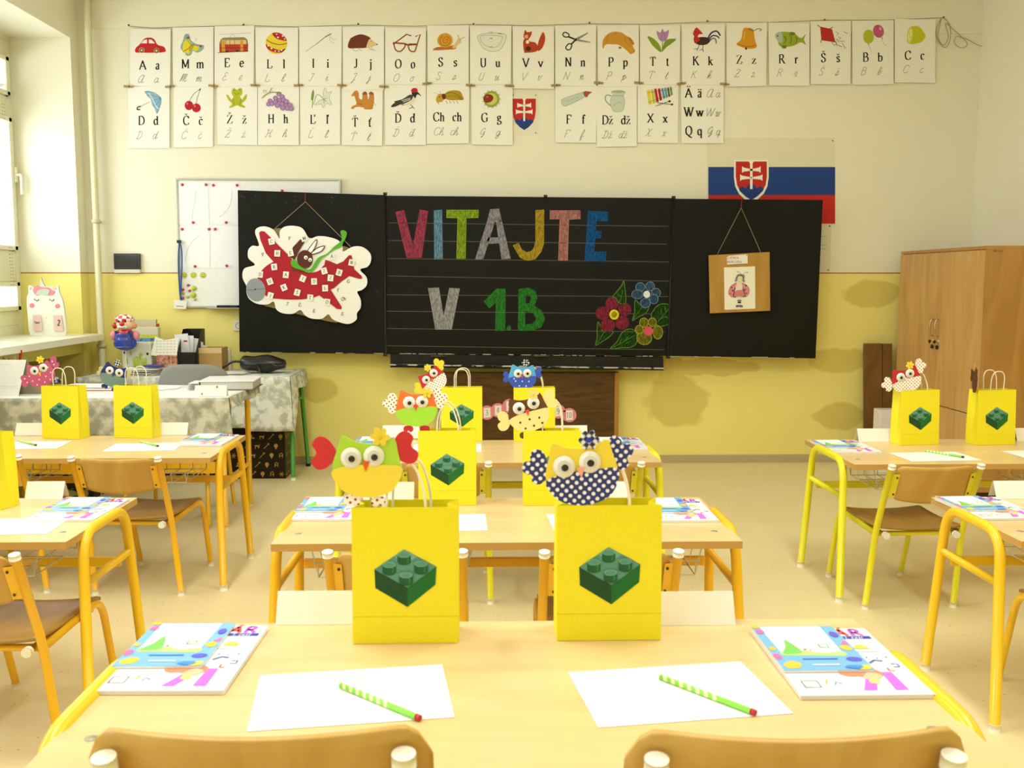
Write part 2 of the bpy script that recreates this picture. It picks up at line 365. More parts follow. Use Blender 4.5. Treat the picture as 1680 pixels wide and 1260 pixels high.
# ================================================================ the room
WY = 7.02                                         # the front wall
LX = at(146, 460, WY).x; RX = at(1599, 300, WY).x # left and right walls
NX = LX - .40                                     # back of the window bays
BACK = -2.6; CEIL = 3.45; DADO = at(800, 448, WY).z
def wall_mat():
    m, t, b = newmat('wall paint')
    g = nd(t, 'ShaderNodeNewGeometry'); sp = nd(t, 'ShaderNodeSeparateXYZ'); t.links.new(g.outputs['Position'], sp.inputs[0])
    def mth(op, a, b_=None):
        n = nd(t, 'ShaderNodeMath', operation=op)
        for i, v in enumerate((a, b_)):
            if v is None: continue
            if isinstance(v, (int, float)): n.inputs[i].default_value = v
            else: t.links.new(v, n.inputs[i])
        return n.outputs[0]
    def mix(f, a, b_):
        n = nd(t, 'ShaderNodeMix', data_type='RGBA')
        t.links.new(f, n.inputs[0])
        for i, v in ((6, a), (7, b_)):
            if isinstance(v, str): n.inputs[i].default_value = lin(v)
            else: t.links.new(v, n.inputs[i])
        return n.outputs[2]
    ns = nd(t, 'ShaderNodeTexNoise'); ns.inputs['Scale'].default_value = 2.3; ns.inputs['Detail'].default_value = 4; t.links.new(g.outputs['Position'], ns.inputs[0])
    n2 = nd(t, 'ShaderNodeTexNoise'); n2.inputs['Scale'].default_value = 7; n2.inputs['Detail'].default_value = 3; t.links.new(g.outputs['Position'], n2.inputs[0])
    yel = mix(ns.outputs[0], '#f1e68e', '#ecde7e')
    # darker yellow: repainted patches, a strip under the board, wall shade painted at left
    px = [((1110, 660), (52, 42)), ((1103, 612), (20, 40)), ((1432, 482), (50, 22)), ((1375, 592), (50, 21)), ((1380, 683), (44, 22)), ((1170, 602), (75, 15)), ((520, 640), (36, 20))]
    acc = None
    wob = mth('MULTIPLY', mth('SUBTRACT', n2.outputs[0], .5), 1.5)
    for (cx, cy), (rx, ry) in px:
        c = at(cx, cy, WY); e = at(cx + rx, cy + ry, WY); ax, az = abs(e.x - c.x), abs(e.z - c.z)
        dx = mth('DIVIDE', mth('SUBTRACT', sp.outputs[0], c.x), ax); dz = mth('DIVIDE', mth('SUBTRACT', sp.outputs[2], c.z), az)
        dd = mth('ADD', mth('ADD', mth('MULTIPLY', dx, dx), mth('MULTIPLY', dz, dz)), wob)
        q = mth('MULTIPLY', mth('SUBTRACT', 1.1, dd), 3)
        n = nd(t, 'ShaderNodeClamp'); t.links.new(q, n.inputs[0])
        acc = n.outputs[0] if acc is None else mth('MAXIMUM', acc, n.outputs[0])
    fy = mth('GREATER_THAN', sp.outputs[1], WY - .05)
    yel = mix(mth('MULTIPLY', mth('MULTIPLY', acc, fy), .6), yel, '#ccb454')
    cream = mix(ns.outputs[0], '#ebe8d4', '#e6e2ca')
    c = mix(mth('GREATER_THAN', sp.outputs[2], DADO), yel, cream)
    ln = mth('LESS_THAN', mth('ABSOLUTE', mth('SUBTRACT', sp.outputs[2], DADO)), .004)
    c = mix(ln, c, '#b0683a')
    t.links.new(c, b.inputs['Base Color']); b.inputs['Roughness'].default_value = .55; b.inputs['Specular IOR Level'].default_value = .25
    bp = nd(t, 'ShaderNodeBump'); bp.inputs['Strength'].default_value = .06; n3 = nd(t, 'ShaderNodeTexNoise'); n3.inputs['Scale'].default_value = 60
    t.links.new(g.outputs['Position'], n3.inputs[0]); t.links.new(n3.outputs[0], bp.inputs['Height']); t.links.new(bp.outputs[0], b.inputs['Normal'])
    return m
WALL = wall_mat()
def floor_mat():
    m, t, b = newmat('speckled floor')
    g = nd(t, 'ShaderNodeNewGeometry')
    n = nd(t, 'ShaderNodeTexNoise'); n.inputs['Scale'].default_value = 1.1; n.inputs['Detail'].default_value = 5
    cr = nd(t, 'ShaderNodeValToRGB'); cr.color_ramp.elements[0].color = lin('#e2cf9a'); cr.color_ramp.elements[1].color = lin('#ecdcac')
    cr.color_ramp.elements[0].position = .3; cr.color_ramp.elements[1].position = .7
    v = nd(t, 'ShaderNodeTexVoronoi'); v.inputs['Scale'].default_value = 38
    n2 = nd(t, 'ShaderNodeTexNoise'); n2.inputs['Scale'].default_value = 14
    a = nd(t, 'ShaderNodeMath', operation='LESS_THAN'); a.inputs[1].default_value = .13
    bb = nd(t, 'ShaderNodeMath', operation='GREATER_THAN'); bb.inputs[1].default_value = .56
    mu = nd(t, 'ShaderNodeMath', operation='MULTIPLY'); m3 = nd(t, 'ShaderNodeMath', operation='MULTIPLY'); m3.inputs[1].default_value = .6
    mx = nd(t, 'ShaderNodeMix', data_type='RGBA'); mx.inputs[7].default_value = lin('#8a6c3c')
    L = t.links.new
    L(g.outputs['Position'], n.inputs[0]); L(g.outputs['Position'], v.inputs[0]); L(g.outputs['Position'], n2.inputs[0])
    L(n.outputs[0], cr.inputs[0]); L(v.outputs['Distance'], a.inputs[0]); L(n2.outputs[0], bb.inputs[0]); L(a.outputs[0], mu.inputs[0]); L(bb.outputs[0], mu.inputs[1])
    L(mu.outputs[0], m3.inputs[0]); L(m3.outputs[0], mx.inputs[0]); L(cr.outputs[0], mx.inputs[6]); L(mx.outputs[2], b.inputs['Base Color'])
    b.inputs['Roughness'].default_value = .42; b.inputs['Specular IOR Level'].default_value = .35
    return m
struct(MB().box((NX - .05, BACK, -.06), (RX + .2, WY + .2, 0), floor_mat()).build('floor'))
CEILM = mat('#eeeade', .9)
struct(MB().box((NX - .05, BACK, CEIL), (RX + .2, WY + .2, CEIL + .1), CEILM).build('ceiling'))
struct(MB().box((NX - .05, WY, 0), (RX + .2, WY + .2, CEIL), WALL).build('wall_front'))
struct(MB().box((RX, BACK, 0), (RX + .2, WY, CEIL), WALL).build('wall_right'))
struct(MB().box((NX - .05, BACK - .2, 0), (RX + .2, BACK, CEIL), WALL).build('wall_back'))
ZT = at(125, 62, 6.88).z                           # head of the window bays
SILL = at(150, 548, 6.85).z
mb = MB(); prev = BACK
for a, b in sorted(WIN):
    mb.box((NX, prev, 0), (LX, a, CEIL), WALL); prev = b
    mb.box((NX, a, ZT), (LX, b, CEIL), WALL)
    mb.box((NX - .05, a, 0), (NX - .02, b, SILL - .05), WALL)      # parapet behind the radiator niche
    mb.box((NX - .02, a, SILL - .13), (LX - .02, b, SILL - .045), WALL)
    mb.box((NX - .05, a, ZT - .03), (NX, b, CEIL), WALL)
mb.box((NX, prev, 0), (LX, WY, CEIL), WALL)
for lo, hi in zip([BACK] + [b for a, b in sorted(WIN)], [a for a, b in sorted(WIN)] + [WY]): mb.box((NX - .05, lo, 0), (NX, hi, CEIL), WALL)
struct(mb.build('wall_left'))
zb = at(800, 51, WY).z
struct(MB().box((at(152, 50, WY).x, WY - .006, zb), (at(1612, 50, WY).x, WY, CEIL), WALL).build('trim_1'))
bbm = mat('#b9aa84', .5)
struct(MB().box((LX, WY - .012, 0), (RX, WY, .055), bbm).build('baseboard_front', bevel=.002))
struct(MB().box((RX - .012, BACK, 0), (RX, WY - .012, .055), bbm).build('baseboard_right', bevel=.002))
# windows of the left wall
FRM = mat('#e4e2c8', .35, 0, .5); BLI = mat('#e9edf2', .6)
def glass_mat():
    m, t, b = newmat('window glass'); out = t.nodes['Material Output']
    tr = nd(t, 'ShaderNodeBsdfTransparent'); gl = nd(t, 'ShaderNodeBsdfGlossy'); gl.inputs['Roughness'].default_value = .02
    mx = nd(t, 'ShaderNodeMixShader'); mx.inputs[0].default_value = .06
    t.links.new(tr.outputs[0], mx.inputs[1]); t.links.new(gl.outputs[0], mx.inputs[2]); t.links.new(mx.outputs[0], out.inputs[0])
    return m
GLASS = glass_mat()
zt = ZT - .03; zm1 = at(31, 170, 6.8).z; rails = [(1.00, 1.10), (1.29, 1.50), (zm1 - .09, zm1 + .05), (zt - .11, zt)]
for wi, (a, b) in enumerate(WIN):
    wt = thing('window_%d' % (wi + 1), 'x', 'x', (NX - .03, 0, 0)); del wt['category']; del wt['label']; struct(wt)
    f = MB()
    x0, x1 = -.05, .03
    mid = (a + b) / 2
    f.box((x0, a, SILL - .02), (x1, a + .06, zt), FRM); f.box((x0, b - .06, SILL - .02), (x1, b, zt), FRM); f.box((x0, mid - .05, SILL - .02), (x1, mid + .05, zt), FRM)
    for lo, hi in rails + [(SILL - .02, 1.0)]: f.box((x0 + .001, a + .06, lo), (x1 - .001, mid - .05, hi), FRM); f.box((x0 + .001, mid + .05, lo), (x1 - .001, b - .06, hi), FRM)
    for s0, s1 in ((a + .06, mid - .05), (mid + .05, b - .06)):       # sashes
        for lo, hi in ((1.10, 1.29), (1.50, rails[2][0]), (rails[2][1], rails[3][0])):
            for q in ((s0, lo, s0 + .045, hi), (s1 - .045, lo, s1, hi), (s0, lo, s1, lo + .03), (s0, hi - .03, s1, hi)):
                f.box((-.02, q[0], q[1]), (.05, q[2], q[3]), FRM)
    f.build('window_frame', wt, bevel=.004)
    MB().box((-.01, a + .05, 1.0), (-.004, b - .05, zt - .05), GLASS).build('window_pane', wt)
    bl = MB()
    for s0, s1 in ((a + .11, mid - .1), (mid + .1, b - .11)):
        z = rails[2][1] + .05
        while z < rails[3][0] - .04:
            bl.hexa([(.012, s0, z), (.036, s0, z + .016), (.036, s1, z + .016), (.012, s1, z)], [(.012, s0, z + .001), (.036, s0, z + .017), (.036, s1, z + .017), (.012, s1, z + .001)], BLI); z += .026
        bl.box((.01, s0, z - .002), (.04, s1, z + .02), BLI)
    o = bl.build('window_blind', wt)
    ch = MB()
    for s1 in (b - .17, b - .20):
        for k in range(60): ch.ell((.056, s1, 1.14 + k * .022 if k * .022 < 1.3 else 1.14), (.003, .003, .003), mat('#6a6a66'), 6, 4)
    o = ch.build('blind_chain', wt); o['kind'] = 'stuff'
    h = MB(); h.box((.05, b - .07, 1.95), (.062, b - .045, 2.05), FRM); h.tube(fillet([(.06, b - .058, 2.0), (.09, b - .058, 2.0), (.09, b - .058, 1.87)], .01), .009, FRM); h.build('window_handle', wt, bevel=.002)
# sills
for i, (a, b) in enumerate(WIN):
    s = MB(); s.box((NX - .0, a + .002, SILL - .045), (LX - .001, b - .002, SILL), mat('#efeede', .3, 0, .5)); s.box((LX - .001, a - .03, SILL - .045), (LX + .13, min(b + .03, WY - .07), SILL), mat('#efeede', .3, 0, .5))
    o = s.build('trim_%d' % (i + 2), bevel=.004); struct(o)
# heating pipe in the corner
pipe = thing('heating_pipe', 'cream vertical heating pipe running up the corner beside the window', 'pipe', (0, 0, 0))
ptop, pbot = at(148, 100, WY - .09), at(166, 520, WY - .09)
PX = at(155, 300, WY - .08).x
MB().tube([(PX, WY - .08, 0), (PX, WY - .08, CEIL)], .022, mat('#dcd8b0', .4), 14).build('pipe', pipe)
MB().tube(fillet([(LX - .3, WY - .30, .56), (LX + .02, WY - .30, .56), (PX, WY - .12, .56), (PX, WY - .08, .56)], .05), .014, mat('#d2cca0', .4), 10).build('branch_pipe', pipe)
for z in (1.7, .85): m_ = MB(); m_.lathe([(.024, z - .012), (.03, z - .012), (.03, z + .012), (.024, z + .012)], (PX, WY - .08, 0), mat('#cfc8a0', .4)); m_.box((PX - .006, WY - .08, z - .006), (PX + .006, WY, z + .006), mat('#cfc8a0', .4)); m_.build('pipe_clamp', pipe)
# radiator in the visible bay
rad = thing('radiator', 'ribbed radiator in the shaded niche below the window sill', 'radiator', (NX + .08, 0, 0))
r = MB()
for k in range(22):
    y = 4.6 + k * .092
    r.box((0, y, .15), (.12, y + .06, .72), mat('#cdbf86', .4))
r.box((.03, 4.6, .17), (.09, 6.58, .22), mat('#cdbf86', .4)); r.box((.03, 4.6, .65), (.09, 6.58, .70), mat('#cdbf86', .4))
r.tube([(.06, 4.65, .0), (.06, 4.65, .17)], .012, mat('#cdbf86', .4)); r.tube([(.06, 6.5, .0), (.06, 6.5, .17)], .012, mat('#cdbf86', .4))
r.build('radiator_body', rad, bevel=.01)
# ceiling lamps (above the frame)
for i, (x, y, p) in enumerate(LAMPS):
    l = thing('ceiling_lamp', 'white box ceiling lamp above the desks', 'lamp', (x, y, CEIL), 0, 'ceiling lamps')
    MB().box((-.17, -.75, -.06), (.17, .75, 0), mat('#f2f2ee', .5)).build('lamp_housing', l, bevel=.005)

# ================================================================ front wall: cards on a line
SX = lambda c, k: (lambda x, y: (c[0] + x / k, c[1] + y / k))
C1 = SX((190, 20), 4.5405); C2 = SX((550, 20), 4.5405); C3 = SX((830, 20), 4.5405); C4 = SX((1110, 20), 2.947)
YC = WY - .016
CARDS = [  # letters, x0, x1, y0, y1 in the top row ; then picture source, description
 ('A', 'a', 213, 280, 47, 142, C1, 'a red car'), ('M', 'm', 283, 350, 45, 142, C1, 'a butterfly'), ('E', 'e', 352, 417, 43, 141, C1, 'a red tram'), ('L', 'l', 419, 489, 45, 141, C1, 'a red and yellow ball'),
 ('I', 'i', 491, 561, 44, 141, C1, 'a sewing needle'), ('J', 'j', 562, 630, 44, 147, C2, 'a brown hedgehog'), ('O', 'o', 632, 699, 45, 139, C2, 'brown glasses'), ('S', 's', 701, 769, 42, 137, C2, 'a snail'),
 ('U', 'u', 771, 839, 43, 138, C2, 'a white washbasin'), ('V', 'v', 841, 909, 43, 146, C2, 'a red squirrel'), ('N', 'n', 911, 978, 42, 141, C3, 'black scissors'), ('P', 'p', 980, 1048, 42, 141, C3, 'a sleeping dog'),
 ('T', 't', 1050, 1116, 41, 139, C3, 'a purple tulip'), ('K', 'k', 1118, 1189, 40, 139, C3, 'a rooster'), ('Z', 'z', 1192, 1258, 38, 141, C4, 'a yellow bell'), ('R', 'r', 1261, 1328, 37, 141, C4, 'a green fish'),
 ('Š', 'š', 1330, 1396, 35, 138, C4, 'a red kite'), ('B', 'b', 1398, 1466, 34, 138, C4, 'two balloons'), ('C', 'c', 1468, 1535, 31, 136, C4, 'a lemon'),
 ('D', 'd', 210, 278, 142, 243, C1, 'a blue umbrella'), ('Č', 'č', 285, 350, 142, 241, C1, 'two cherries'), ('Ž', 'ž', 356, 422, 140, 238, C1, 'a green frog'), ('H', 'h', 423, 491, 139, 238, C1, 'purple grapes'),
 ('Ľ', 'ľ', 492, 558, 140, 237, C1, 'a white lily'), ('Ť', 'ť', 561, 628, 145, 239, C2, 'a lying camel'), ('Ď', 'ď', 631, 699, 138, 238, C2, 'a woodpecker'), ('Ch', 'ch', 700, 770, 136, 235, C2, 'a brown beetle'),
 ('G', 'g', 773, 841, 137, 238, C2, 'a chestnut in its spiky shell'), ('F', 'f', 911, 979, 140, 234, C3, 'a baby bottle'), ('Dž', 'dž', 978, 1045, 141, 240, C3, 'a glass jug'), ('X', 'x', 1046, 1113, 138, 235, C3, 'a xylophone'),
 ('Ä', 'ä', 1117, 1187, 138, 235, C3, None)]
CH.update(dict(r='#c02028', k='#2a2a28', y='#e6d232', g='#96a838', b='#7fb0cc', o='#c8842c', w='#f2f0e4', n='#7a3a20', s='#8a8c84', t='#e2c48c', p='#b088b8', u='#2c3460'))
PIC = {
'A': 'br 147,298 148,268 172,245 192,222 214,197 250,189 284,200 312,242 355,256 370,276 366,296 300,302 200,302;pw 188,232 213,206 233,203 233,232;pw 246,232 246,203 268,206 292,232;e#c8b070 193,284 21,21;ek 193,284 16,16;et 193,284 9,9;e#c8b070 303,287 20,20;ek 303,287 16,16;et 303,287 9,9',
'M': 'b#8fb0ac 498,215 515,168 545,165 562,210 600,236 655,248 648,280 610,302 575,290 560,318 528,324 512,300 485,275 484,248;by 505,225 540,200 565,235 620,260 600,290 560,280 545,312 520,300 500,285;b#b4a82c 555,240 580,240 575,270 545,290;co 8 500,296 540,270 585,238;e#a03050 540,190 9,9;e#a03050 633,254 9,8;c#6a7a60 3 515,168 560,240 650,250;ck 2 590,215 605,195',
'E': 'p#b83c26 772,298 772,238 986,238 984,295;p#8c8850 768,238 782,204 800,190 955,186 980,203 986,238;pt 790,240 792,208 970,208 972,238;p#d89830 786,212 812,212 815,294 790,294;p#d89830 926,212 950,212 950,292 928,292;l#8c8850 5 820,208 820,240;l#8c8850 5 850,208 850,240;l#8c8850 5 885,208 885,240;l#5a2a18 3 772,268 985,265;lk 4 760,302 990,290;ek 830,292 10,7;ek 905,290 10,7;l#999 2 765,168 1012,156;l#777 2 850,186 875,160 890,186',
'L': 'ey 1197,232 81,81;b#b8202a 1165,158 1200,152 1232,160 1262,188 1272,212 1230,208 1190,192;b#b8202a 1118,238 1150,258 1190,275 1225,282 1264,272 1238,300 1190,300 1145,284 1124,262;c#b8202a 6 1120,205 1160,228 1220,242 1275,232;ew 1244,178 7,6;ew 1208,188 7,6;ew 1198,165 6,4;ew 1136,250 6,6;ew 1160,270 7,7;ew 1188,290 6,5;ew 1215,292 6,5;ew 1235,283 6,6;ew 1258,200 5,5',
'I': 'ls 9 1605,160 1560,185;ls 6 1560,185 1490,240;ls 3 1490,240 1415,294;c#999 2 1592,172 1600,215 1628,232;c#999 2 1600,180 1620,205 1636,196',
'J': 'b#70301e 97,265 105,212 135,182 190,165 240,178 264,198 252,235 232,264 160,268;bt 258,200 290,220 314,240 290,252 250,265 232,262 242,225;ek 311,240 5,5;ek 268,215 3,4;ls 3 130,270 140,288 172,288;ls 3 175,270 185,286 200,286;ls 3 250,262 262,278 280,280;ls 3 270,262 280,282 300,286;c#4a1c10 3 110,200 150,178 200,172',
'O': 'l#8a3a1c 9 430,240 532,165 566,177;l#8a3a1c 9 610,240 634,165 598,182;o#8a3a1c 9 440,235 450,280 482,293 512,268 520,240 480,232;o#8a3a1c 9 545,242 556,285 590,293 603,262 608,240 575,238;l#8a3a1c 11 430,228 520,235 542,245 610,240;l#8a3a1c 8 520,240 545,248',
'S': 'b#b8702e 727,280 760,260 830,258 880,246 902,258 892,275 830,280 760,284;bt 872,262 900,222 918,195 938,198 936,225 910,248 895,268;e#d89c24 818,210 58,54;c#9a5a1a 4 820,212 832,200 840,215 825,230 805,222 805,200 830,182 855,200 852,230 825,250 790,240 780,205 800,175;ls 3 925,200 913,174;ls 3 934,200 958,188;ek 913,174 3,3;ek 958,188 3,3',
'U': 'b#e4e8dc 1065,175 1075,225 1110,272 1162,292 1220,284 1255,240 1270,200 1265,165 1160,155;o#8c9a90 3 1065,175 1075,225 1110,272 1162,292 1220,284 1255,240 1270,200 1265,165 1160,155;o#9aa89c 3 1082,180 1100,235 1160,262 1215,250 1242,200 1240,182 1160,172;l#8c9a90 4 1145,158 1160,142 1175,158;l#6a7a70 5 1150,195 1172,195;l#6a7a70 4 1148,260 1170,258;l#a05050 4 1212,160 1242,162',
'V': 'b#b8401e 1405,205 1430,195 1450,218 1488,225 1508,255 1500,292 1430,302 1408,296 1400,240;b#b8401e 1408,150 1416,132 1428,148 1446,148 1464,145 1456,180 1432,206 1404,190;b#b8401e 1508,282 1512,225 1545,150 1562,175 1562,215 1545,262 1522,286;e#e0a888 1424,182 14,15;ew 1432,222 12,14;e#4a2014 1438,272 20,17;ek 1420,168 3,3;l#8a2c14 4 1418,296 1410,304',
'N': 'ok 9 424,165 440,150 468,165 462,185 435,182;ok 9 446,262 470,235 490,245 480,275 458,280;lk 12 465,182 520,205;lk 12 486,240 520,205;ps 512,198 612,150 612,158 530,212;ps 520,205 545,203 630,222 628,228 545,218;ek 520,206 10,10',
'P': 'b#cf962e 720,265 724,205 765,158 815,145 862,152 895,175 930,192 955,235 945,250 962,292 930,312 905,290 872,262 835,242 800,240 760,238 738,246 728,268;c#a06a1c 3 895,180 885,215 930,250;c#a06a1c 3 762,170 750,220;b#b87a24 910,188 940,205 955,240 935,235;ek 958,290 3,3;e#a8701e 850,265 12,8;l#a06a1c 3 800,165 830,160',
'T': 'c#5a8a30 5 1168,212 1162,295;b#8aa22c 1055,180 1105,200 1148,250 1156,298 1120,275 1080,232;b#7c9a2c 1160,296 1180,225 1215,200 1268,202 1232,235 1195,262;b#b48abc 1122,142 1150,152 1166,125 1182,148 1214,134 1198,205 1168,218 1140,202;c#7c5488 2 1166,135 1158,210;c#7c5488 2 1182,150 1184,205;c#5a7a20 2 1060,182 1150,290',
'K': 'b#3c2a24 1405,222 1430,190 1475,185 1510,192 1525,210 1495,240 1440,244;b#c42c1c 1392,158 1412,120 1428,118 1465,160 1440,165 1430,182 1445,205 1410,232 1398,205 1402,178;c#2c2c54 11 1505,195 1530,155 1570,142 1598,175;c#2c2c54 9 1510,205 1540,175 1575,180 1588,195;c#55608a 8 1515,212 1545,195 1562,205 1566,235;lk 4 1442,240 1430,270 1402,276;lk 4 1430,270 1420,288;lk 4 1470,240 1465,275 1442,285;lk 4 1465,275 1472,296;lt 4 1388,150 1400,156;ek 1412,150 3,3',
'Z': 'b#dc9a1c 322,82 345,76 370,84 378,132 386,170 340,176 290,156 312,130;c#a86a10 3 292,152 340,166 386,160;ck 3 348,80 372,90 392,80 410,84 400,92;ek 336,176 5,6;c#f0c84c 4 330,92 325,130',
'R': 'b#9aac30 500,98 545,96 565,98 600,125 625,106 616,132 625,158 600,146 560,164 505,166 490,140;b#b4c4ba 477,108 500,94 514,120 506,152 482,130;e#6a8020 560,104 14,8;e#6a8020 520,168 12,8;ck 2 515,115 530,130 520,150;ck 2 545,110 555,130 548,155;ck 2 575,118 582,135 575,152;ek 488,115 3,4',
'Š': 'p#bc2e22 694,70 752,82 768,146 700,136;lk 3 680,62 698,74;lk 3 740,80 756,72;lk 3 700,134 696,148;lk 3 768,140 776,160;lk 2 770,95 785,105 772,112;lk 2 780,120 795,125 782,135;lk 2 790,140 812,142;lk 2 750,145 760,160 775,155;lk 2 780,160 800,168;lk 2 808,95 826,104;lk 2 800,150 816,176;lk 2 770,128 786,146',
'B': 'e#b4c028 928,118 26,34;e#c05c84 976,92 26,32,-15;e#e2a0b8 985,80 6,9,-15;l#8a9a20 4 924,152 930,158;c#999 1.5 928,158 935,175 942,190;l#904060 3 990,122 996,128;c#999 1.5 992,126 1000,150 1015,165',
'C': 'b#c8c822 1120,88 1135,70 1172,70 1200,105 1202,122 1180,146 1132,154 1114,138;e#d8dc60 1128,112 14,41,5;e#eef0a0 1128,112 9,32,5;l#c8c830 2 1128,80 1128,145;l#c8c830 2 1120,95 1136,130',
'D': 'b#8cb8d0 215,592 250,588 300,610 338,638 338,680 308,756 290,720 270,690 262,650 240,630;c#4a7a9c 3 335,640 290,600 216,592;c#4a7a9c 3 335,640 270,620 232,622;c#4a7a9c 3 335,640 290,655 262,655;c#4a7a9c 3 335,640 300,690 275,690;c#4a7a9c 3 335,640 325,700 306,752;c#dfeaf0 6 245,600 275,650 300,700 322,722;l#aaa 4 255,668 178,705;ck 8 188,702 165,708 160,724 182,726',
'Č': 'e#b41822 545,695 32,35;e#b41822 600,713 33,33;e#e07070 532,682 6,10;e#e07070 588,700 6,9;cs 4 548,665 580,610 630,574;cs 4 598,682 610,630 630,574;lk 7 622,582 633,570',
'Ž': 'b#b4b824 870,570 885,566 902,578 922,566 940,572 942,610 926,628 940,652 960,622 978,612 970,650 940,682 962,702 958,712 925,704 905,694 880,704 850,714 846,704 866,684 838,652 822,618 838,618 862,650 876,628 862,606;c#5a6018 3 880,600 902,612 922,600;ek 882,582 4,4;ek 926,580 4,4;c#6a7018 3 870,640 884,690;c#6a7018 3 936,640 924,690',
'H': ''.join('e#6c4c84 %d,%d 19,18;ep %d,%d 15,15;' % (x, y, x, y) for x, y in ((1215, 610), (1240, 630), (1190, 640), (1150, 662), (1140, 685), (1165, 682), (1190, 670), (1220, 655), (1250, 655), (1205, 695), (1240, 685), (1270, 668), (1270, 697), (1298, 695), (1245, 714), (1280, 716), (1308, 718))) + 'c#8a9044 6 1090,642 1120,615 1160,598 1235,600;l#8a9044 6 1165,566 1142,606;c#6a7044 3 1110,604 1100,588 1118,584 1124,600',
'Ľ': 'b#7c9438 1455,652 1460,600 1472,578 1477,610 1470,650;c#6a8838 5 1462,712 1468,640;c#6a8838 4 1472,690 1495,620 1520,620 1548,650;b#e2e4da 1548,650 1545,600 1560,565 1578,600 1608,590 1590,635 1608,690 1570,680 1545,712 1530,685 1485,690 1520,655;o#a4a89c 3 1548,650 1545,600 1560,565 1578,600 1608,590 1590,635 1608,690 1570,680 1545,712 1530,685 1485,690 1520,655;c#667058 3 1548,650 1575,640;c#667058 3 1548,650 1570,665;c#667058 3 1550,652 1552,680',
'Ť': 'b#c68634 118,715 128,700 158,684 150,650 142,625 118,625 140,592 160,584 174,600 178,640 198,650 206,612 222,592 238,612 246,652 256,615 266,592 286,610 290,650 282,705 270,724 215,722 215,712 160,705 130,722;b#98561e 202,615 210,595 228,592 238,612;b#98561e 250,612 262,592 282,600 286,615;ek 146,602 3,3;c#7a4a1c 3 160,680 200,690;lk 2 288,670 300,695',
'Ď': 'b#3c3e30 440,665 500,648 555,615 585,622 570,655 510,688 465,680;b#e4dec8 585,618 600,640 580,680 530,694 500,688 565,655;bk 568,600 585,585 612,592 642,628 612,612 596,640 580,622;b#b82030 565,582 580,566 608,568 614,590 592,598 572,596;b#3c3e30 415,702 450,672 490,682 440,706;b#c08080 490,684 520,690 500,694;lw 4 495,660 560,640;lw 4 505,670 560,650;ck 4 560,690 575,705 550,720;ck 4 575,705 590,720;ek 596,584 3,3',
'Ch': 'b#b0921c 812,615 840,590 885,582 930,590 950,625 955,652 910,655 850,655 818,642;c#5a4010 3 820,610 880,600 950,650;c#7a5c14 3 818,628 880,625 940,652;b#c4a024 750,648 768,612 800,612 815,640 795,668 770,672 775,688 758,672;b#6a3014 795,612 820,612 822,645 800,645;ck 3 825,660 835,680;ck 3 850,662 860,680;ck 3 878,662 888,678;ck 3 905,660 915,680;cs 2 770,612 735,600;cs 2 785,610 782,586;ek 775,632 4,5',
'G': ''.join('l#7c8c30 4 %d,%d %d,%d;' % (1163 + 55 * math.cos(a), 648 + 55 * math.sin(a), 1163 + 70 * math.cos(a), 648 + 70 * math.sin(a)) for a in [k * .48 for k in range(13)]) + 'eg 1163,648 60,60;e#c8d068 1160,648 46,44;b#8a2c18 1103,640 1130,612 1165,618 1178,640 1160,668 1120,674;e#c06a50 1132,632 8,6',
'F': 'b#c6d2c2 415,672 428,645 560,600 585,598 596,625 470,690 432,698;o#8a9c88 3 415,672 428,645 560,600 585,598 596,625 470,690 432,698;b#ac4a54 576,602 592,588 612,590 640,596 618,612 605,632 590,630;l#8a9c88 3 455,665 470,655;l#8a9c88 3 490,652 505,642;l#8a9c88 3 525,640 540,628',
'Dž': 'c#8ca090 8 790,625 750,618 740,650 762,680 785,700;b#cdd6c6 788,590 886,592 875,618 884,660 880,700 868,735 830,742 800,735 780,690 782,645 798,618;o#8ca090 3 788,590 886,592 875,618 884,660 880,700 868,735 830,742 800,735 780,690 782,645 798,618;e#a4b6a6 836,592 50,11;c#8ca090 3 800,700 840,670 870,680;l#8ca090 4 798,622 876,622',
'X': 'py 1048,582 1072,576 1088,684 1064,690;p#c8cc30 1080,578 1100,574 1116,676 1094,682;pr 1104,572 1122,568 1140,668 1120,672;p#a82028 1130,570 1148,566 1164,655 1146,660;p#5c9cb0 1156,568 1172,564 1188,642 1172,648;p#6aa4b4 1178,564 1194,562 1208,634 1192,640;p#3c5a2c 1200,562 1212,560 1224,628 1212,632;p#7c9838 1218,558 1234,556 1242,615 1230,622;lk 2 1050,600 1240,572;lk 2 1060,672 1240,610;lk 4 1115,700 1215,665;lk 4 1125,675 1235,688;ek 1218,664 9,8;ek 1236,688 9,7'}
PAPER = mat('#f1f0e6', .7); INK = mat('#1c1a18', .7); PENC = mat('#8c8a80', .8)
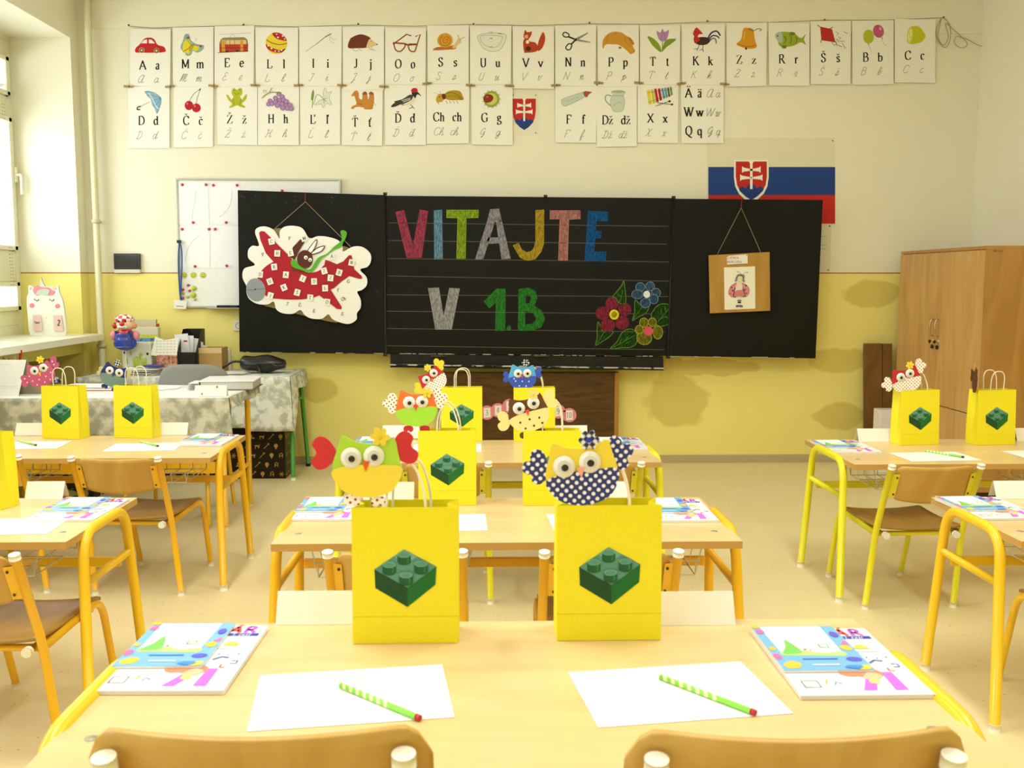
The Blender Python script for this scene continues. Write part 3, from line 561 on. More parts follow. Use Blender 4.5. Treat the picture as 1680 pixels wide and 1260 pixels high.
for i, (cap, low, x0, x1, y0, y1, C, desc) in enumerate(CARDS):
    top = i < 19
    Y = YC + (0 if top else .004)
    cn = [at(x0, y0, Y), at(x1, y0 - (1 if i % 3 else -1), Y), at(x1 - 1 + (i % 2), y1, Y), at(x0 + (i % 2), y1 + (i % 3 - 1), Y)]
    if desc: lab = 'alphabet card with %s above the letters %s %s, %s row' % (desc, cap, low, 'top' if top else 'lower')
    else: lab = 'white alphabet card with the letter rows Ää, Ww and Qq and no picture'
    c = thing('alphabet_card', lab, 'alphabet card', tuple(cn[0]), 0, 'alphabet cards hung on the line')
    org = cn[0]
    pr = MB(); pr.prism([p - org for p in cn], (0, .0012, 0), PAPER); pr.build('card_sheet', c)
    fn = lambda X, Y_, org=org, Y=Y: at(X, Y_, Y) - org
    if desc:
        d = Dr(lambda u, v, C=C, fn=fn: fn(*C(u, v)), (0, -1, 0)); d.dsl(PIC[cap]); d.build('printed_picture', c)
    g = Dr(fn, (0, -1, 0)); h = Dr(fn, (0, -1, 0)); xc = (x0 + x1) / 2
    if desc:
        b0 = y0 + (67 if top else 63); wd = len(cap) > 1
        text(g, cap, xc - (15 if wd else 12), b0, 14.5, INK, dirn=-1); text(g, low, xc + (15 if wd else 12), b0, 14.5, INK, dirn=-1)
        b1 = y0 + (89 if top else 86)
        text(h, cap, xc - 17, b1, 13, PENC, 'cur', .35, 6, dirn=-1); text(h, low, xc + 9, b1, 13, PENC, 'cur', .35, 6, dirn=-1)
    else:
        for k, (a, b) in enumerate((('Ä', 'ä'), ('W', 'w'), ('Q', 'q'))):
            bb = y0 + 22 + 31 * k
            text(g, a, xc - 22, bb, 15, INK, dirn=-1); text(g, b, xc - 4, bb, 15, INK, dirn=-1)
            text(h, a, xc + 11, bb, 14, PENC, 'cur', .3, 6, dirn=-1); text(h, b, xc + 25, bb, 13, PENC, 'cur', .3, 6, dirn=-1)
    g.build('printed_letters', c); h.build('handwritten_letters', c)
PEG = [(211, 142, 'left of the D card'), (279, 142, 'between the A and M cards'), (350, 141, 'between the M and E cards'), (419, 140, 'between the E and L cards'), (490, 140, 'between the L and I cards'), (561, 140, 'between the I and J cards'),
       (630, 142, 'between the J and O cards'), (701, 137, 'between the O and S cards'), (772, 140, 'between the S and U cards'), (836, 141, 'between the U and V cards'), (912, 140, 'between the V and N cards'), (982, 136, 'between the N and P cards'), (1048, 136, 'between the P and T cards'), (1118, 137, 'between the T and K cards'), (1189, 138, 'between the K and Z cards')]
PW = wood('#b89a5c', '#a08048', rough=.7)
for i, (x, y, s) in enumerate(PEG):
    p = at(x, y, YC - .005)
    o = thing('clothes_peg', 'small wooden clothes peg ' + s, 'peg', tuple(p), 0, 'clothes pegs joining the card rows', rot=(0, R([3, -6, 5, 2, -3, 4][i % 6]), 0))
    w2 = .032
    m_ = MB()
    m_.hexa([(-w2, -.008, .0005), (w2, -.004, .0005), (w2, 0, .0005), (-w2, 0, .0005)], [(-w2, -.008, .007), (w2, -.005, .006), (w2, 0, .006), (-w2, 0, .007)], PW)
    m_.hexa([(-w2, -.008, -.007), (w2, -.005, -.006), (w2, 0, -.006), (-w2, 0, -.007)], [(-w2, -.008, -.0005), (w2, -.004, -.0005), (w2, 0, -.0005), (-w2, 0, -.0005)], PW)
    m_.build('peg_jaw', o)
    MB().tube([(.004, -.009, -.008), (.004, -.009, .008)], .003, mat('#8a8a84', .4, 1)).build('peg_spring', o)
# the line the cards hang from, with its coiled end
YL = YC + .008
ln = MB(); pts = [at(x, y, YL) for x, y in ((212, 43), (250, 46), (350, 43), (402, 42), (490, 44), (588, 41), (680, 43), (776, 40), (870, 42), (967, 39), (1060, 40), (1160, 36), (1260, 37), (1352, 33), (1450, 33), (1545, 29))]
ln.tube(pts, .0016, mat('#8f8c78', .8), 6)
cp = [(1545, 29), (1537, 45), (1536, 60), (1545, 75), (1553, 77), (1559, 65), (1559, 45), (1553, 33), (1545, 30), (1541, 45), (1539, 62), (1548, 74), (1556, 60), (1551, 38), (1566, 50), (1585, 68), (1585, 76), (1575, 78), (1566, 70), (1569, 60), (1580, 62), (1590, 66), (1605, 74), (1622, 77), (1642, 70), (1658, 57), (1672, 46)]
ln.tube(crom([at(x, y, YL - .006 + .0006 * (i % 3)) for i, (x, y) in enumerate(cp)], False, 5), .0022, mat('#a49c78', .8), 6)
tag(ln.build('clothesline'), 'thin string line above the alphabet cards with a coiled loose end on the right', 'string')
for i, (x, y) in enumerate(((212, 42), (400, 41), (588, 40), (777, 40), (967, 38), (1160, 35), (1352, 33), (1547, 29))):
    p = at(x, y, WY)
    o = MB().lathe([(0, -.014), (.006, -.013), (.006, -.010), (.002, -.009), (.002, .004)], (0, 0, 0), mat('#4a4438', .4, .6), 8, 'y').build('nail', loc=(p.x, p.y, p.z), rot=(0, 0, R(180)) if 0 else None)
    o.rotation_euler = (0, 0, R(180)); tag(o, 'dark nail head holding the card string', 'nail', 'nails along the card string')
# ================================================================ emblem, flag
def shield(fn, s, border=True):     # drawing box 0..100 wide, 0..115 high, v down
    d = Dr(fn, (0, -1, 0), base=.0012)
    out = '0,0 100,0 100,45 96,70 85,90 68,105 50,115 32,105 15,90 4,70 0,45'
    if border: d.poly(P2('-6,-5 106,-5 106,47 102,74 90,96 72,112 50,123 28,112 10,96 -2,74 -6,47'), 'f2efe2')
    d.poly(P2(out), '#c0281e')
    d.poly(P2('12,87 10,80 22,74 32,80 40,70 50,67 60,70 68,80 78,74 90,80 88,87 68,105 50,115 32,105'), '#213a80')
    for q in ('46,6 42,0 58,0 54,6 54,82 46,82', '26,18 20,14 20,34 26,30 44,28 56,28 74,30 80,34 80,14 74,18 56,22 44,22', '20,42 14,38 14,58 20,54 44,52 56,52 80,54 86,58 86,38 80,42 56,46 44,46'):
        d.poly(P2(q), '#f2efe2'); d.z -= d.st
    return d
a0, a1 = at(846, 162, WY), at(879, 162, WY)
em = thing('emblem_poster', 'small poster with a red shield and white double cross between the alphabet cards', 'poster', tuple(a0))
MB().prism([at(x, y, WY - .002) - a0 for x, y in ((838, 150), (883, 150), (883, 221), (838, 221))], (0, .0015, 0), mat('#e6e2cc', .35)).build('poster_sheet', em)
shield(lambda u, v: at(841 + u * .38, 162 + v * .447, WY - .0025) - a0, 1, False).build('coat_of_arms', em)
dd = Dr(lambda u, v: at(u, v, WY - .0025) - a0, (0, -1, 0))
for x, y in ((879, 156), (879, 218), (842, 156)): dd.ell(x, y, 1, 1, '#444')
dd.build('pins', em)
f0 = at(1162, 228, WY)
fl = thing('flag_poster', 'poster of a white, blue and red flag with a shield, partly behind the blackboard', 'poster', tuple(f0))
MB().prism([at(x, y, WY - .002) - f0 for x, y in ((1160, 226), (1370, 226), (1370, 369), (1160, 369))], (0, .0015, 0), mat('#e4dfc4', .35)).build('poster_sheet', fl)
d = Dr(lambda u, v: at(u, v, WY - .0025) - f0, (0, -1, 0), base=.0012)
d.poly(P2('1162,274 1370,274 1370,320 1162,320'), '#1d3f86'); d.poly(P2('1162,320 1370,320 1370,367 1162,367'), '#c4281c')
for x, y in ((1366, 231), (1166, 231)): d.ell(x, y, 1.2, 1.2, '#555')
d.build('flag_bands', fl)
shield(lambda u, v: at(1207 + u * .51, 265 + v * .55, WY - .0045) - f0, 1).build('coat_of_arms', fl)
q0 = at(1300, 372, WY)
pp = thing('text_poster', 'white paper poster with faint text lines below the flag, right of the blackboard', 'poster', tuple(q0))
MB().prism([at(x, y, WY - .002) - q0 for x, y in ((1230, 369), (1364, 369), (1362, 447), (1230, 447))], (0, .0015, 0), mat('#e2dcc2', .4)).build('poster_sheet', pp)
d = Dr(lambda u, v: at(u, v, WY - .0025) - q0, (0, -1, 0))
for y in (388, 402, 408): d.line([(1342, y), (1356, y)], .7, '#8a8878')
d.ell(1361, 371, 1.3, 1.3, '#8a3a2a'); d.ell(1359, 443, 1.2, 1.2, '#555'); d.build('text_lines', pp)
# ================================================================ whiteboard
w0 = at(289, 296, WY)
wb = thing('whiteboard', 'white magnetic board on the wall behind the left blackboard wing', 'whiteboard', tuple(w0))
YW = WY - .03
x0_, x1_, z1_, z0_ = at(291, 300, YW).x, at(556, 300, YW).x, at(300, 296, YW).z, at(300, 502, YW).z
MB().box((x0_ - w0.x, YW - w0.y + .008, z0_ - w0.z), (x1_ - w0.x, -.002, z1_ - w0.z), mat('#f0f2ee', .2, 0, .5)).build('board_panel', wb)
al = mat('#b8bab4', .35, .5)
m_ = MB(); t_ = .013
for a, b in (((x0_ - t_, z0_ - t_), (x0_, z1_ + t_)), ((x1_, z0_ - t_), (x1_ + t_, z1_ + t_)), ((x0_, z1_), (x1_, z1_ + t_)), ((x0_, z0_ - t_), (x1_, z0_))):
    m_.box((a[0] - w0.x, YW - w0.y, a[1] - w0.z), (b[0] - w0.x, -.002, b[1] - w0.z), al)
m_.build('board_frame', wb, bevel=.002)
tr0, tr1 = at(343, 500, YW).x, at(420, 500, YW).x
MB().box((tr0 - w0.x, YW - w0.y - .06, z0_ - w0.z - .016), (tr1 - w0.x, YW - w0.y, z0_ - w0.z - .011), al).build('pen_tray', wb)
YP = YW + .006
def wsheet(name, label, cat, pts, Y, c='#f4f5f4', group=None, curve=None, cw=.5, pictfn=None):
    o0 = at(*pts[0], Y); t = thing(name, label, cat, tuple(o0), 0, group)
    MB().prism([at(x, y, Y) - o0 for x, y in pts], (0, .0008, 0), M(c)).build('sheet', t)
    if curve:
        d = Dr(lambda u, v: at(u, v, Y) - o0, (0, -1, 0)); d.line(curve, cw, '#9aa0a4', True); d.build('pencil_line', t)
    return t
SH = [('upper left', ((293, 301), (341, 301), (343, 368), (292, 368)), [(322, 312), (320, 330), (317, 345), (315, 360)]), ('upper right', ((346, 300), (393, 302), (392, 368), (345, 368)), [(381, 312), (378, 335), (368, 350), (360, 356)]),
      ('lower left', ((293, 372), (344, 371), (344, 440), (293, 439)), [(328, 385), (315, 397), (307, 412), (304, 430)]), ('lower right', ((347, 371), (396, 371), (396, 440), (346, 440)), None)]
for n_, p_, c_ in SH: wsheet('paper_sheet', n_ + ' of the four white drawing sheets on the whiteboard', 'paper', p_, YP, '#f6f8fa', 'sheets pinned on the whiteboard', c_)
MG = [(299, 303, 'at the top left corner of the sheets'), (338, 303, 'on the top right corner of the upper left sheet'), (350, 304, 'on the top left corner of the upper right sheet'), (389, 304, 'on the top right corner of the upper right sheet'), (317, 365, 'at the bottom of the upper left sheet'), (371, 365, 'at the bottom of the upper right sheet'),
      (299, 376, 'on the top left corner of the lower left sheet'), (343, 376, 'on the top right corner of the lower left sheet'), (353, 376, 'on the top left corner of the lower right sheet'), (320, 437, 'at the bottom of the lower left sheet'), (372, 436, 'at the bottom of the lower right sheet'), (463, 313, 'above the left blackboard wing'),
      (309, 468, 'below the smiley stickers'), (300, 475, 'left of the green dots'), (311, 477, 'nearest the large green magnets'), (300, 489, 'lowest on the whiteboard')]
for x, y, s in MG:
    p = at(x, y, YP - .0005); t = thing('pink_magnet', 'small pink magnet ' + s, 'magnet', tuple(p), 0, 'pink magnets on the whiteboard')
    m_ = MB(); m_.lathe([(0, -.012), (.008, -.012), (.009, -.009), (.004, -.006), (.010, 0), (0, 0)], (0, 0, 0), mat('#d8407c', .35), 12, 'y'); o = m_.build('magnet_body', t); o.rotation_euler = (0, 0, R(180))
    o.rotation_euler = (0, 0, 0) if 0 else (0, 0, R(180))
for x, y, r_, s in ((318, 473, .017, 'upper large'), (317, 484, .019, 'lower large'), (301, 481, .008, 'small upper'), (308, 487, .010, 'small middle'), (320, 491, .010, 'small lower')):
    p = at(x, y, YP - .0005); o = MB().lathe([(0, -.010), (r_ * .8, -.010), (r_, -.006), (r_, 0), (0, 0)], (0, 0, 0), mat('#b9cc3a', .35), 16, 'y').build('green_magnet', loc=tuple(p)); o.rotation_euler = (0, 0, R(180)); tag(o, s + ' round lime magnet on the whiteboard', 'magnet', 'lime magnets on the whiteboard')
for k, (x, mood) in enumerate(((302, 'frowning'), (317.5, 'neutral'), (333, 'smiling'))):
    o0 = at(x, 451.5, YP); t = thing('smiley_sticker', 'round yellow %s face sticker on the whiteboard' % mood, 'sticker', tuple(o0))
    d = Dr(lambda u, v, x=x: at(x + u, 451.5 + v, YP) - o0, (0, -1, 0)); d.ell(0, 0, 4.6, 4.6, '#5a5a20'); d.ell(0, 0, 4.1, 4.1, '#dcd83a'); d.ell(-1.5, -1.2, .5, .8, '#333'); d.ell(1.5, -1.2, .5, .8, '#333')
    d.line([(-2, 1.6 + (.8, 0, -.4)[k]), (0, 1.6 + (-.4, 0, .8)[k]), (2, 1.6 + (.8, 0, -.4)[k])], .6, '#333', True); d.build('face_print', t)
ly = thing('lanyard', 'blue lanyard hanging from a hook at the left edge of the whiteboard', 'lanyard', tuple(at(294, 396, YW)))
o0 = at(294, 396, YW); bl_ = mat('#2c5c9c', .6)
MB().tube(crom([at(x, y, YW - .008) - o0 for x, y in ((294.5, 397), (292.5, 420), (293, 450), (295, 480), (296, 492))], False), .0045, bl_, 6).tube(crom([at(x, y, YW - .014) - o0 for x, y in ((294.5, 397), (298, 410), (298.5, 440), (297, 470), (296, 492))], False), .0045, bl_, 6).build('strap', ly)
MB().box((-.012, -.02, -.012), (.016, -.001, .008), mat('#23302c')).build('hook', ly, bevel=.003)
MB().prism([at(x, y, YW - .012) - o0 for x, y in ((286, 492), (307, 494), (305, 507), (285, 506))], (0, .003, 0), mat('#eff0ea', .4)).build('badge', ly)
d = Dr(lambda u, v: at(u, v, YW - .0125) - o0, (0, -1, 0)); d.line([(289, 502), (301, 503)], .9, '#444'); d.build('badge_text', ly)
for k in range(6):
    p0 = Vector((at(357 + k * 8.6, 497, YW).x, YW - .02 - .006 * (k % 3), z0_ - .011 + .0085)); 
    o = MB().tube([(0, 0, 0), (.062, 0, 0)], .0085, mat('#20221f', .4), 10).tube([(.062, 0, 0), (.07, 0, 0)], .006, mat('#33352f', .4), 10).build('marker_pen', loc=tuple(p0)); tag(o, 'black marker lying in the whiteboard tray', 'marker', 'black markers in the whiteboard tray')
# intercom panel
i0 = at(188, 416, WY)
ip = thing('wall_display', 'small black touch display with a silver base strip on the wall by the corner', 'display', tuple(i0))
def wbox(px0, py0, px1, py1, d0, d1, m, name, par, o0, bevel=0):
    a, b = at(px0, py0, WY), at(px1, py1, WY)
    return MB().box((a.x - o0.x, WY - d1 - o0.y, b.z - o0.z), (b.x - o0.x, WY - d0 - o0.y, a.z - o0.z), m).build(name, par, bevel=bevel)
wbox(188, 416, 232, 442, .001, .022, mat('#141614', .15, 0, .6), 'black_front', ip, i0, .002); wbox(189, 442, 232, 448, .001, .024, mat('#cfccbc', .3, .4), 'silver_base', ip, i0, .002)
wbox(192, 420, 227, 440, .022, .0235, mat('#2c302c', .08, 0, .6), 'screen', ip, i0)
s0 = at(386, 526, WY); so = thing('light_socket', 'white wall socket just left of the blackboard', 'socket', tuple(s0)); wbox(383, 526, 400, 543, .001, .012, mat('#e9e6cf', .35), 'socket_plate', so, s0, .003)
d = Dr(lambda u, v: at(u, v, WY - .0125) - s0, (0, -1, 0)); d.ell(391.5, 534.5, 5.5, 5.5, '#8a8878'); d.ell(391.5, 534.5, 4.6, 4.6, '#dfdcc6'); d.build('socket_ring', so)
# ================================================================ blackboard
YB = WY - .17
bb = thing('blackboard', 'large black folding chalkboard with two open wings and a chalk tray', 'blackboard', tuple(at(866, 580, YB)))
o0 = at(866, 580, YB)
BLK = blotch('slate', '#090a07', '#0f100b', 1.7, .3, .7, .5, 4, .2); EDG = mat('#4a4632', .5)
def panel(name, q, Y, t=.022):
    pts = [at(x, y, Y) - o0 for x, y in q]
    MB().prism(pts, (0, t, 0), BLK, EDG).build(name, bb)
panel('left_wing', ((390, 312), (631, 320), (631, 581), (393, 578)), YB)
panel('centre_panel', ((633, 321), (1104, 325), (1095, 584), (634, 581)), YB + .006)
panel('right_wing', ((1106, 326), (1350, 328), (1338, 588), (1096, 584)), YB)
m_ = MB()
for x, y, x2, y2 in ((632, 318, 632, 583), (1105, 323, 1095.5, 587)): m_.tube([at(x, y, YB - .004) - o0, at(x2, y2, YB - .004) - o0], .006, mat('#2c2c22', .4, .6), 8)
for x, y in ((632, 318), (632, 582), (1105, 324), (1096, 586), (895, 322)): m_.tube([at(x - 3, y, YB - .006) - o0, at(x + 3, y, YB - .006) - o0], .010, mat('#3a382c', .4, .6), 8)
m_.build('hinge', bb)
# backing frame to the wall
m_ = MB(); a, b = at(700, 345, YB) - o0, at(1030, 560, YB) - o0
m_.box((a.x, .03, b.z), (b.x, WY - YB - .001, a.z), mat('#3a3a34', .6)); m_.build('wall_mount', bb)
# chalk marks
CW = SX((620, 300), 3.36)
def mute(h, k=.80): return '#' + ''.join('%02x' % int(int(h[i:i + 2], 16) * k) for i in (1, 3, 5))
YK = YB + .006
def bd(name, step=.0002, crop=CW, Y=YK): return Dr(lambda u, v: at(*crop(u, v), Y) - o0, (0, -1, 0), step=step)
d = bd('ruled_lines')
for a, b, c, e in ((58, 220, 1600, 240), (58, 318, 1592, 338), (55, 417, 1605, 436), (53, 513, 1605, 542), (48, 617, 1600, 627), (45, 707, 1590, 723), (48, 803, 1580, 822), (50, 898, 1580, 920)): d.line([(a, b), (c, e)], 2.2, '#6c6c5a')
d.build('ruled_lines', bb)
LET = [('V', '#c4526c', ['98,160 142,150 193,345 232,148 275,155 240,413 160,413']), ('I', '#7fb2d2', ['310,152 352,148 356,420 312,422']), ('T', '#a2c832', ['378,150 555,150 553,192 487,195 482,418 434,418 440,195 378,192']),
       ('A', '#b4b2bc', ['620,145 668,142 685,215 600,215', '612,178 648,205 582,420 535,422', '648,200 676,176 732,418 682,422', '606,302 668,300 676,334 598,336']), ('J', '#d6b636', ['870,150 915,148 914,335 900,378 868,418 825,428 785,412 745,345 775,332 792,368 820,384 848,376 862,355 870,320']),
       ('T', '#d8948c', ['948,153 1115,153 1117,198 1052,203 1045,428 995,428 1003,200 948,200']), ('E', '#2468b0', ['1160,155 1268,160 1265,212 1205,208 1200,265 1232,268 1228,305 1198,305 1190,380 1258,380 1255,432 1140,430']),
       ('V', '#c4c4c6', ['278,580 335,578 362,735 395,580 450,582 405,808 318,808']), ('1', '#3f9a3c', ['585,655 655,585 702,583 700,815 648,815 652,660 615,690'])]
for i, (ch, c, polys) in enumerate(LET):
    d = bd(ch)
    for q in polys: d.poly(P2(q), chalk(mute(c))); d.z -= d.st
    for q in polys[:1 if ch != 'A' else 0]: d.z += .0004; d.line(P2(q), 3, chalk(mute(c), .9), closed=True)
    o = d.build('chalk_letter', bb); o['label'] = 'chalk letter ' + ch
d = bd('dot'); d.ell(722, 800, 12, 14, chalk(mute('#3f9a3c'))); d.build('chalk_dot', bb)
d = bd('B'); d.poly(P2('775,585 830,578 868,596 880,636 862,676 902,704 922,750 900,796 850,815 772,815'), chalk(mute('#3f9a3c')), [P2('815,615 838,618 842,640 834,662 815,668'), P2('812,706 856,716 872,750 850,778 812,780')]); d.build('chalk_letter', bb)['label'] = 'chalk letter B'
CF = SX((960, 440), 8.4)
def petals(d, cx, cy, ps, c, oc, w):
    for x, y, rx, ry, ro in ps:
        d.ell(x, y, rx, ry, chalk(mute(c), .42), R(ro), 22)
        if oc:
            ca, sa = math.cos(R(ro)), math.sin(R(ro))
            d.line([(x + rx * math.cos(t) * ca - ry * math.sin(t) * sa, y + rx * math.cos(t) * sa + ry * math.sin(t) * ca) for t in [k * math.pi / 11 for k in range(22)]], w, chalk(mute(oc), .8), closed=True); d.up()
def leaf(pts, veins):
    d = bd('leaf', crop=CF); q = P2(pts); d.blob(q, chalk('#28481a', .35)); d.line(q, 9, chalk(mute('#7cb04a'), .8), True, True); d.up()
    for v in veins: d.line(P2(v), 6, chalk(mute('#7cb04a'), .8), True)
    o = d.build('chalk_leaf', bb)
leaf('380,390 440,320 500,240 533,175 545,260 555,340 555,480 470,480 420,410', ('470,470 500,390 520,300', '440,360 500,390'))
leaf('180,740 165,850 165,960 145,1060 220,1020 300,970 350,930 385,870 250,870', ('160,1040 220,950 260,880',))
leaf('695,440 680,520 680,620 650,722 720,680 800,640 850,600 875,530 780,520', ('660,700 740,600 780,540',))
leaf('910,670 950,570 1010,510 1080,490 1180,500 1245,470 1245,540 1225,640 1190,740 1140,775 1060,800 1000,790', ('1240,480 1120,600 1000,740', '1060,640 1040,560', '1110,600 1100,530', '1040,700 1100,670 1150,690'))
leaf('350,1110 440,1010 500,900 560,850 640,840 700,880 715,960 700,1040 620,1090 500,1095', ('350,1110 520,1020 690,920', '540,1010 600,940', '480,1030 500,980', '560,1040 620,1000'))
d = bd('flower', crop=CF); petals(d, 0, 0, [(370, 490, 90, 95, 0), (545, 570, 92, 88, 0), (510, 750, 92, 98, 0), (310, 790, 105, 92, 0), (240, 620, 97, 92, 0)], '#a83c50', None, 0); d.ell(400, 640, 66, 70, chalk('#dcd034', .8)); d.ell(400, 640, 40, 44, chalk('#a89c28', .6)); d.build('chalk_flower', bb)['label'] = 'red chalk flower with a yellow centre'
d = bd('flower', crop=CF); petals(d, 0, 0, [(760, 260, 62, 62, 0), (895, 250, 62, 62, 0), (975, 340, 65, 62, 0), (945, 425, 60, 65, 0), (830, 480, 68, 66, 0), (720, 360, 78, 62, 0)], '#4c6c94', '#88a8cc', 9); d.ell(848, 360, 46, 50, chalk('#dfe6e6', .9)); d.build('chalk_flower', bb)['label'] = 'blue chalk flower with a white centre'
d = bd('flower', crop=CF); petals(d, 0, 0, [(810, 750, 60, 64, 0), (925, 745, 56, 60, 0), (1000, 885, 66, 92, 0), (815, 960, 102, 94, 0), (745, 845, 54, 58, 0)], '#90902a', '#ccd044', 9); d.ell(870, 865, 66, 62, chalk('#d4586c', .8)); d.build('chalk_flower', bb)['label'] = 'yellow chalk flower with a pink centre'
# smudges on the wings
d = bd('s', crop=SX((380, 290), 3.82), Y=YB)
for x, y, r_ in ((60, 120, 8), (78, 128, 6), (238, 142, 3), (150, 118, 5), (155, 140, 4), (400, 125, 6), (395, 150, 5), (345, 165, 5), (630, 130, 8), (625, 160, 6), (640, 150, 4), (462, 198, 5), (790, 180, 5), (785, 150, 3), (908, 722, 7), (925, 720, 4), (125, 185, 3)): d.ell(x, y, r_ * 1.1, r_ * .8, mat('#35362c', .9)); d.z -= d.st
d.build('chalk_smudge', bb)
# ledge with chalk dust along the lower edge, tray box below
m_ = MB()
rnd = random.Random(4)
for (xa, ya, xb, yb, Y, th) in ((393, 578, 1338, 588, YB - .003, 1.1),):
    n = 90
    for k in range(n):
        if rnd.random() < .45:
            u = k / n; v = (k + rnd.uniform(.5, 1.6)) / n; x, y = xa + (xb - xa) * u, ya + (yb - ya) * u; x2, y2 = xa + (xb - xa) * v, ya + (yb - ya) * v
            h_ = rnd.uniform(.5, th * 1.5)
            m_.prism([at(p, q, Y) - o0 for p, q in ((x, y - h_), (x2, y2 - h_), (x2, y2), (x, y))], (0, .002, 0), mat('#a8a48c', .9))
o = m_.build('worn_edge', bb); o['kind'] = 'stuff'
m_ = MB(); t0, t1, t2 = at(641, 582, YB) - o0, at(1088, 586, YB) - o0, at(1088, 607, YB) - o0; tl = at(641, 602, YB) - o0
m_.prism([t0, t1, t2, tl], (0, .12, 0), mat('#17181a', .35)); m_.build('chalk_tray', bb, bevel=.003)
a, b = at(641, 597, YB) - o0, at(1088, 603, YB) - o0
m_ = MB(); m_.prism([a, b, b + Vector((0, 0, -.008)), a + Vector((0, 0, -.008))], (0, -.03, 0), blotch('dust', '#20211d', '#b8b8ac', 16, .44, .52, .8)); m_.build('tray_ledge', bb)
m_ = MB()
for x in (720, 888, 1008):
    p = at(x, 583, YB - .01) - o0
    m_.lathe([(0, -.004), (.055, -.004), (.055, .002), (0, .002)], (p.x, p.y + .01, p.z - .002), mat('#50452e', .5), 20)
m_.build('stop_disc', bb)
# brown post cover under the board
c0 = at(866, 760, WY)
pc = thing('board_column', 'dark brown wooden panel on the wall below the blackboard', 'wooden panel', (c0.x, WY, 0))
xa, xb = at(722, 680, WY - .1).x - c0.x, at(1008, 680, WY - .1).x - c0.x; zt_ = at(866, 612, WY - .1).z
DB = wood('#5a3c14', '#44290c', (1.2, 5, 9), .35, 2.2, 2.5); o_ = MB(); o_.box((xa, -.1, .04), (xb, -.001, zt_), DB).build('front_board', pc, bevel=.002)
MB().box((xb, -.1, .04), (xb + .03, -.001, zt_), mat('#a87a30', .5)).box((xa - .012, -.1, .04), (xa, -.001, zt_), mat('#8a6228', .5)).build('edge_strip', pc)
MB().box((xa + .03, -.08, 0), (xb - .03, -.001, .04), mat('#2c2010', .5)).build('plinth', pc)
# number caterpillar on it
YQ = WY - .101
nm = thing('number_strip', 'pink paper caterpillar of numbered circles on the brown panel', 'number strip', tuple(at(799, 677, YQ)))
o1 = at(799, 677, YQ)
for n_, x, y in (('3', 799, 677), ('4', 817, 673), ('5', 836, 666), ('6', 856, 668), ('7', 877, 670), ('8', 897, 672), ('9', 916, 675), ('10', 934, 681)):
    d = Dr(lambda u, v, x=x, y=y: at(x + u, y + v, YQ) - o1, (0, -1, 0), step=.0004, base=.0006 + (.0012 if n_ in '4681' else 0)); d.ell(0, 0, 11.8, 11.8, '#e58a96'); d.poly(P2('-5.5,-7.5 5.5,-8 6,7.5 -5,8.5'), '#f4efe2'); text(d, n_, 0, 4.5, 9, '#6c7a70', 'sans', 0, 9, dirn=-1); d.build('number_circle', nm)
# ================================================================ craft aeroplane hung on the left wing
K6 = SX((380, 290), 3.8192); YA = YB - .035
hp = thing('paper_aeroplane_picture', 'cut paper picture of a rabbit in a red aeroplane, hung on the left wing', 'hanging picture', tuple(at(462, 155, YA)))
h0 = at(500, 331, YA); hp.location = h0
def slab(par, name, q, m, Y, t, crop=K6, smooth=True, org=None, side=None):
    q = P2(q) if isinstance(q, str) else q
    if smooth: q = [(p.x, p.y) for p in crom([(x, y, 0) for x, y in q], True, 5)]
    return MB().prism([at(*crop(x, y), Y) - org for x, y in q], (0, t, 0), M(m), M(side) if side else None).build(name, par)
slab(hp, 'woven_backing', '262,325 300,322 480,380 600,400 720,440 780,470 700,800 660,915 600,905 420,862 205,808 150,700 180,500', wood('#8a7a48', '#6c5c34', (1, 1, 26), .8, 3, .3), YA + .002, .012, org=h0, smooth=False)
slab(hp, 'cloud', '147,350 165,318 215,312 265,335 300,388 302,340 335,312 395,308 445,325 487,385 540,372 610,378 670,400 695,440 700,468 760,438 820,440 868,480 872,530 850,565 805,582 845,630 846,680 815,710 787,722 808,770 808,820 785,855 782,895 735,922 670,910 630,890 605,862 565,890 500,888 460,868 430,835 385,858 320,855 280,830 263,782 225,800 160,796 110,765 92,720 95,690 68,630 80,575 145,552 105,510 104,460 130,432 172,430', mat('#f4f4ef', .8), YA - .003, .004, org=h0)
d = Dr(lambda u, v: at(*K6(u, v), YA - .0035) - h0, (0, -1, 0), step=.0008, base=.001)
d.dsl('p#b01c2c 172,350 185,340 205,342 250,385 300,435 365,498 372,560 262,532 215,480 180,395;b#b01c2c 162,640 200,575 270,530 372,508 380,580 470,602 545,590 580,555 610,600 640,690 545,745 470,765 380,770 260,762 214,745 180,700;p#a81c2c 570,600 588,520 620,530 660,548 700,530 735,492 752,492 762,545 770,580 815,622 820,638 800,640 738,622 690,655 640,700 600,700;p#b01c2c 545,740 610,690 690,815 688,830 660,828 600,780;b#7a2c20 376,560 400,560 480,600 440,600 385,590')
d.build('red_aeroplane', hp)
d = Dr(lambda u, v: at(*K6(u, v), YA - .007) - h0, (0, -1, 0), step=.0006, base=.0016)
d.dsl('p#582c18 430,392 458,408 420,470 395,522 362,500 385,440;o#4a2412 5 478,465 500,430 528,396 536,402 525,440 498,478;o#4a2412 5 498,485 530,450 572,434 584,438 560,470 505,488;b#fff 480,465 502,432 526,402 520,440 496,474;b#fff 502,482 532,455 574,438 556,466;e#582c18 460,517 50,58;b#5cae30 372,530 400,520 430,560 490,580 540,510 600,480 640,440 690,395 682,345 700,335 722,350 715,385 700,410 690,435 640,460 608,485 560,520 530,570 490,602 440,585 385,565;eff 466,506 12,12;eff 493,521 11,12;ek 468,509 4.5,4.5;ek 493,525 4.5,4.5;ek 480,545 4,3'.replace('eff', 'e#fff'))
d.build('rabbit', hp)
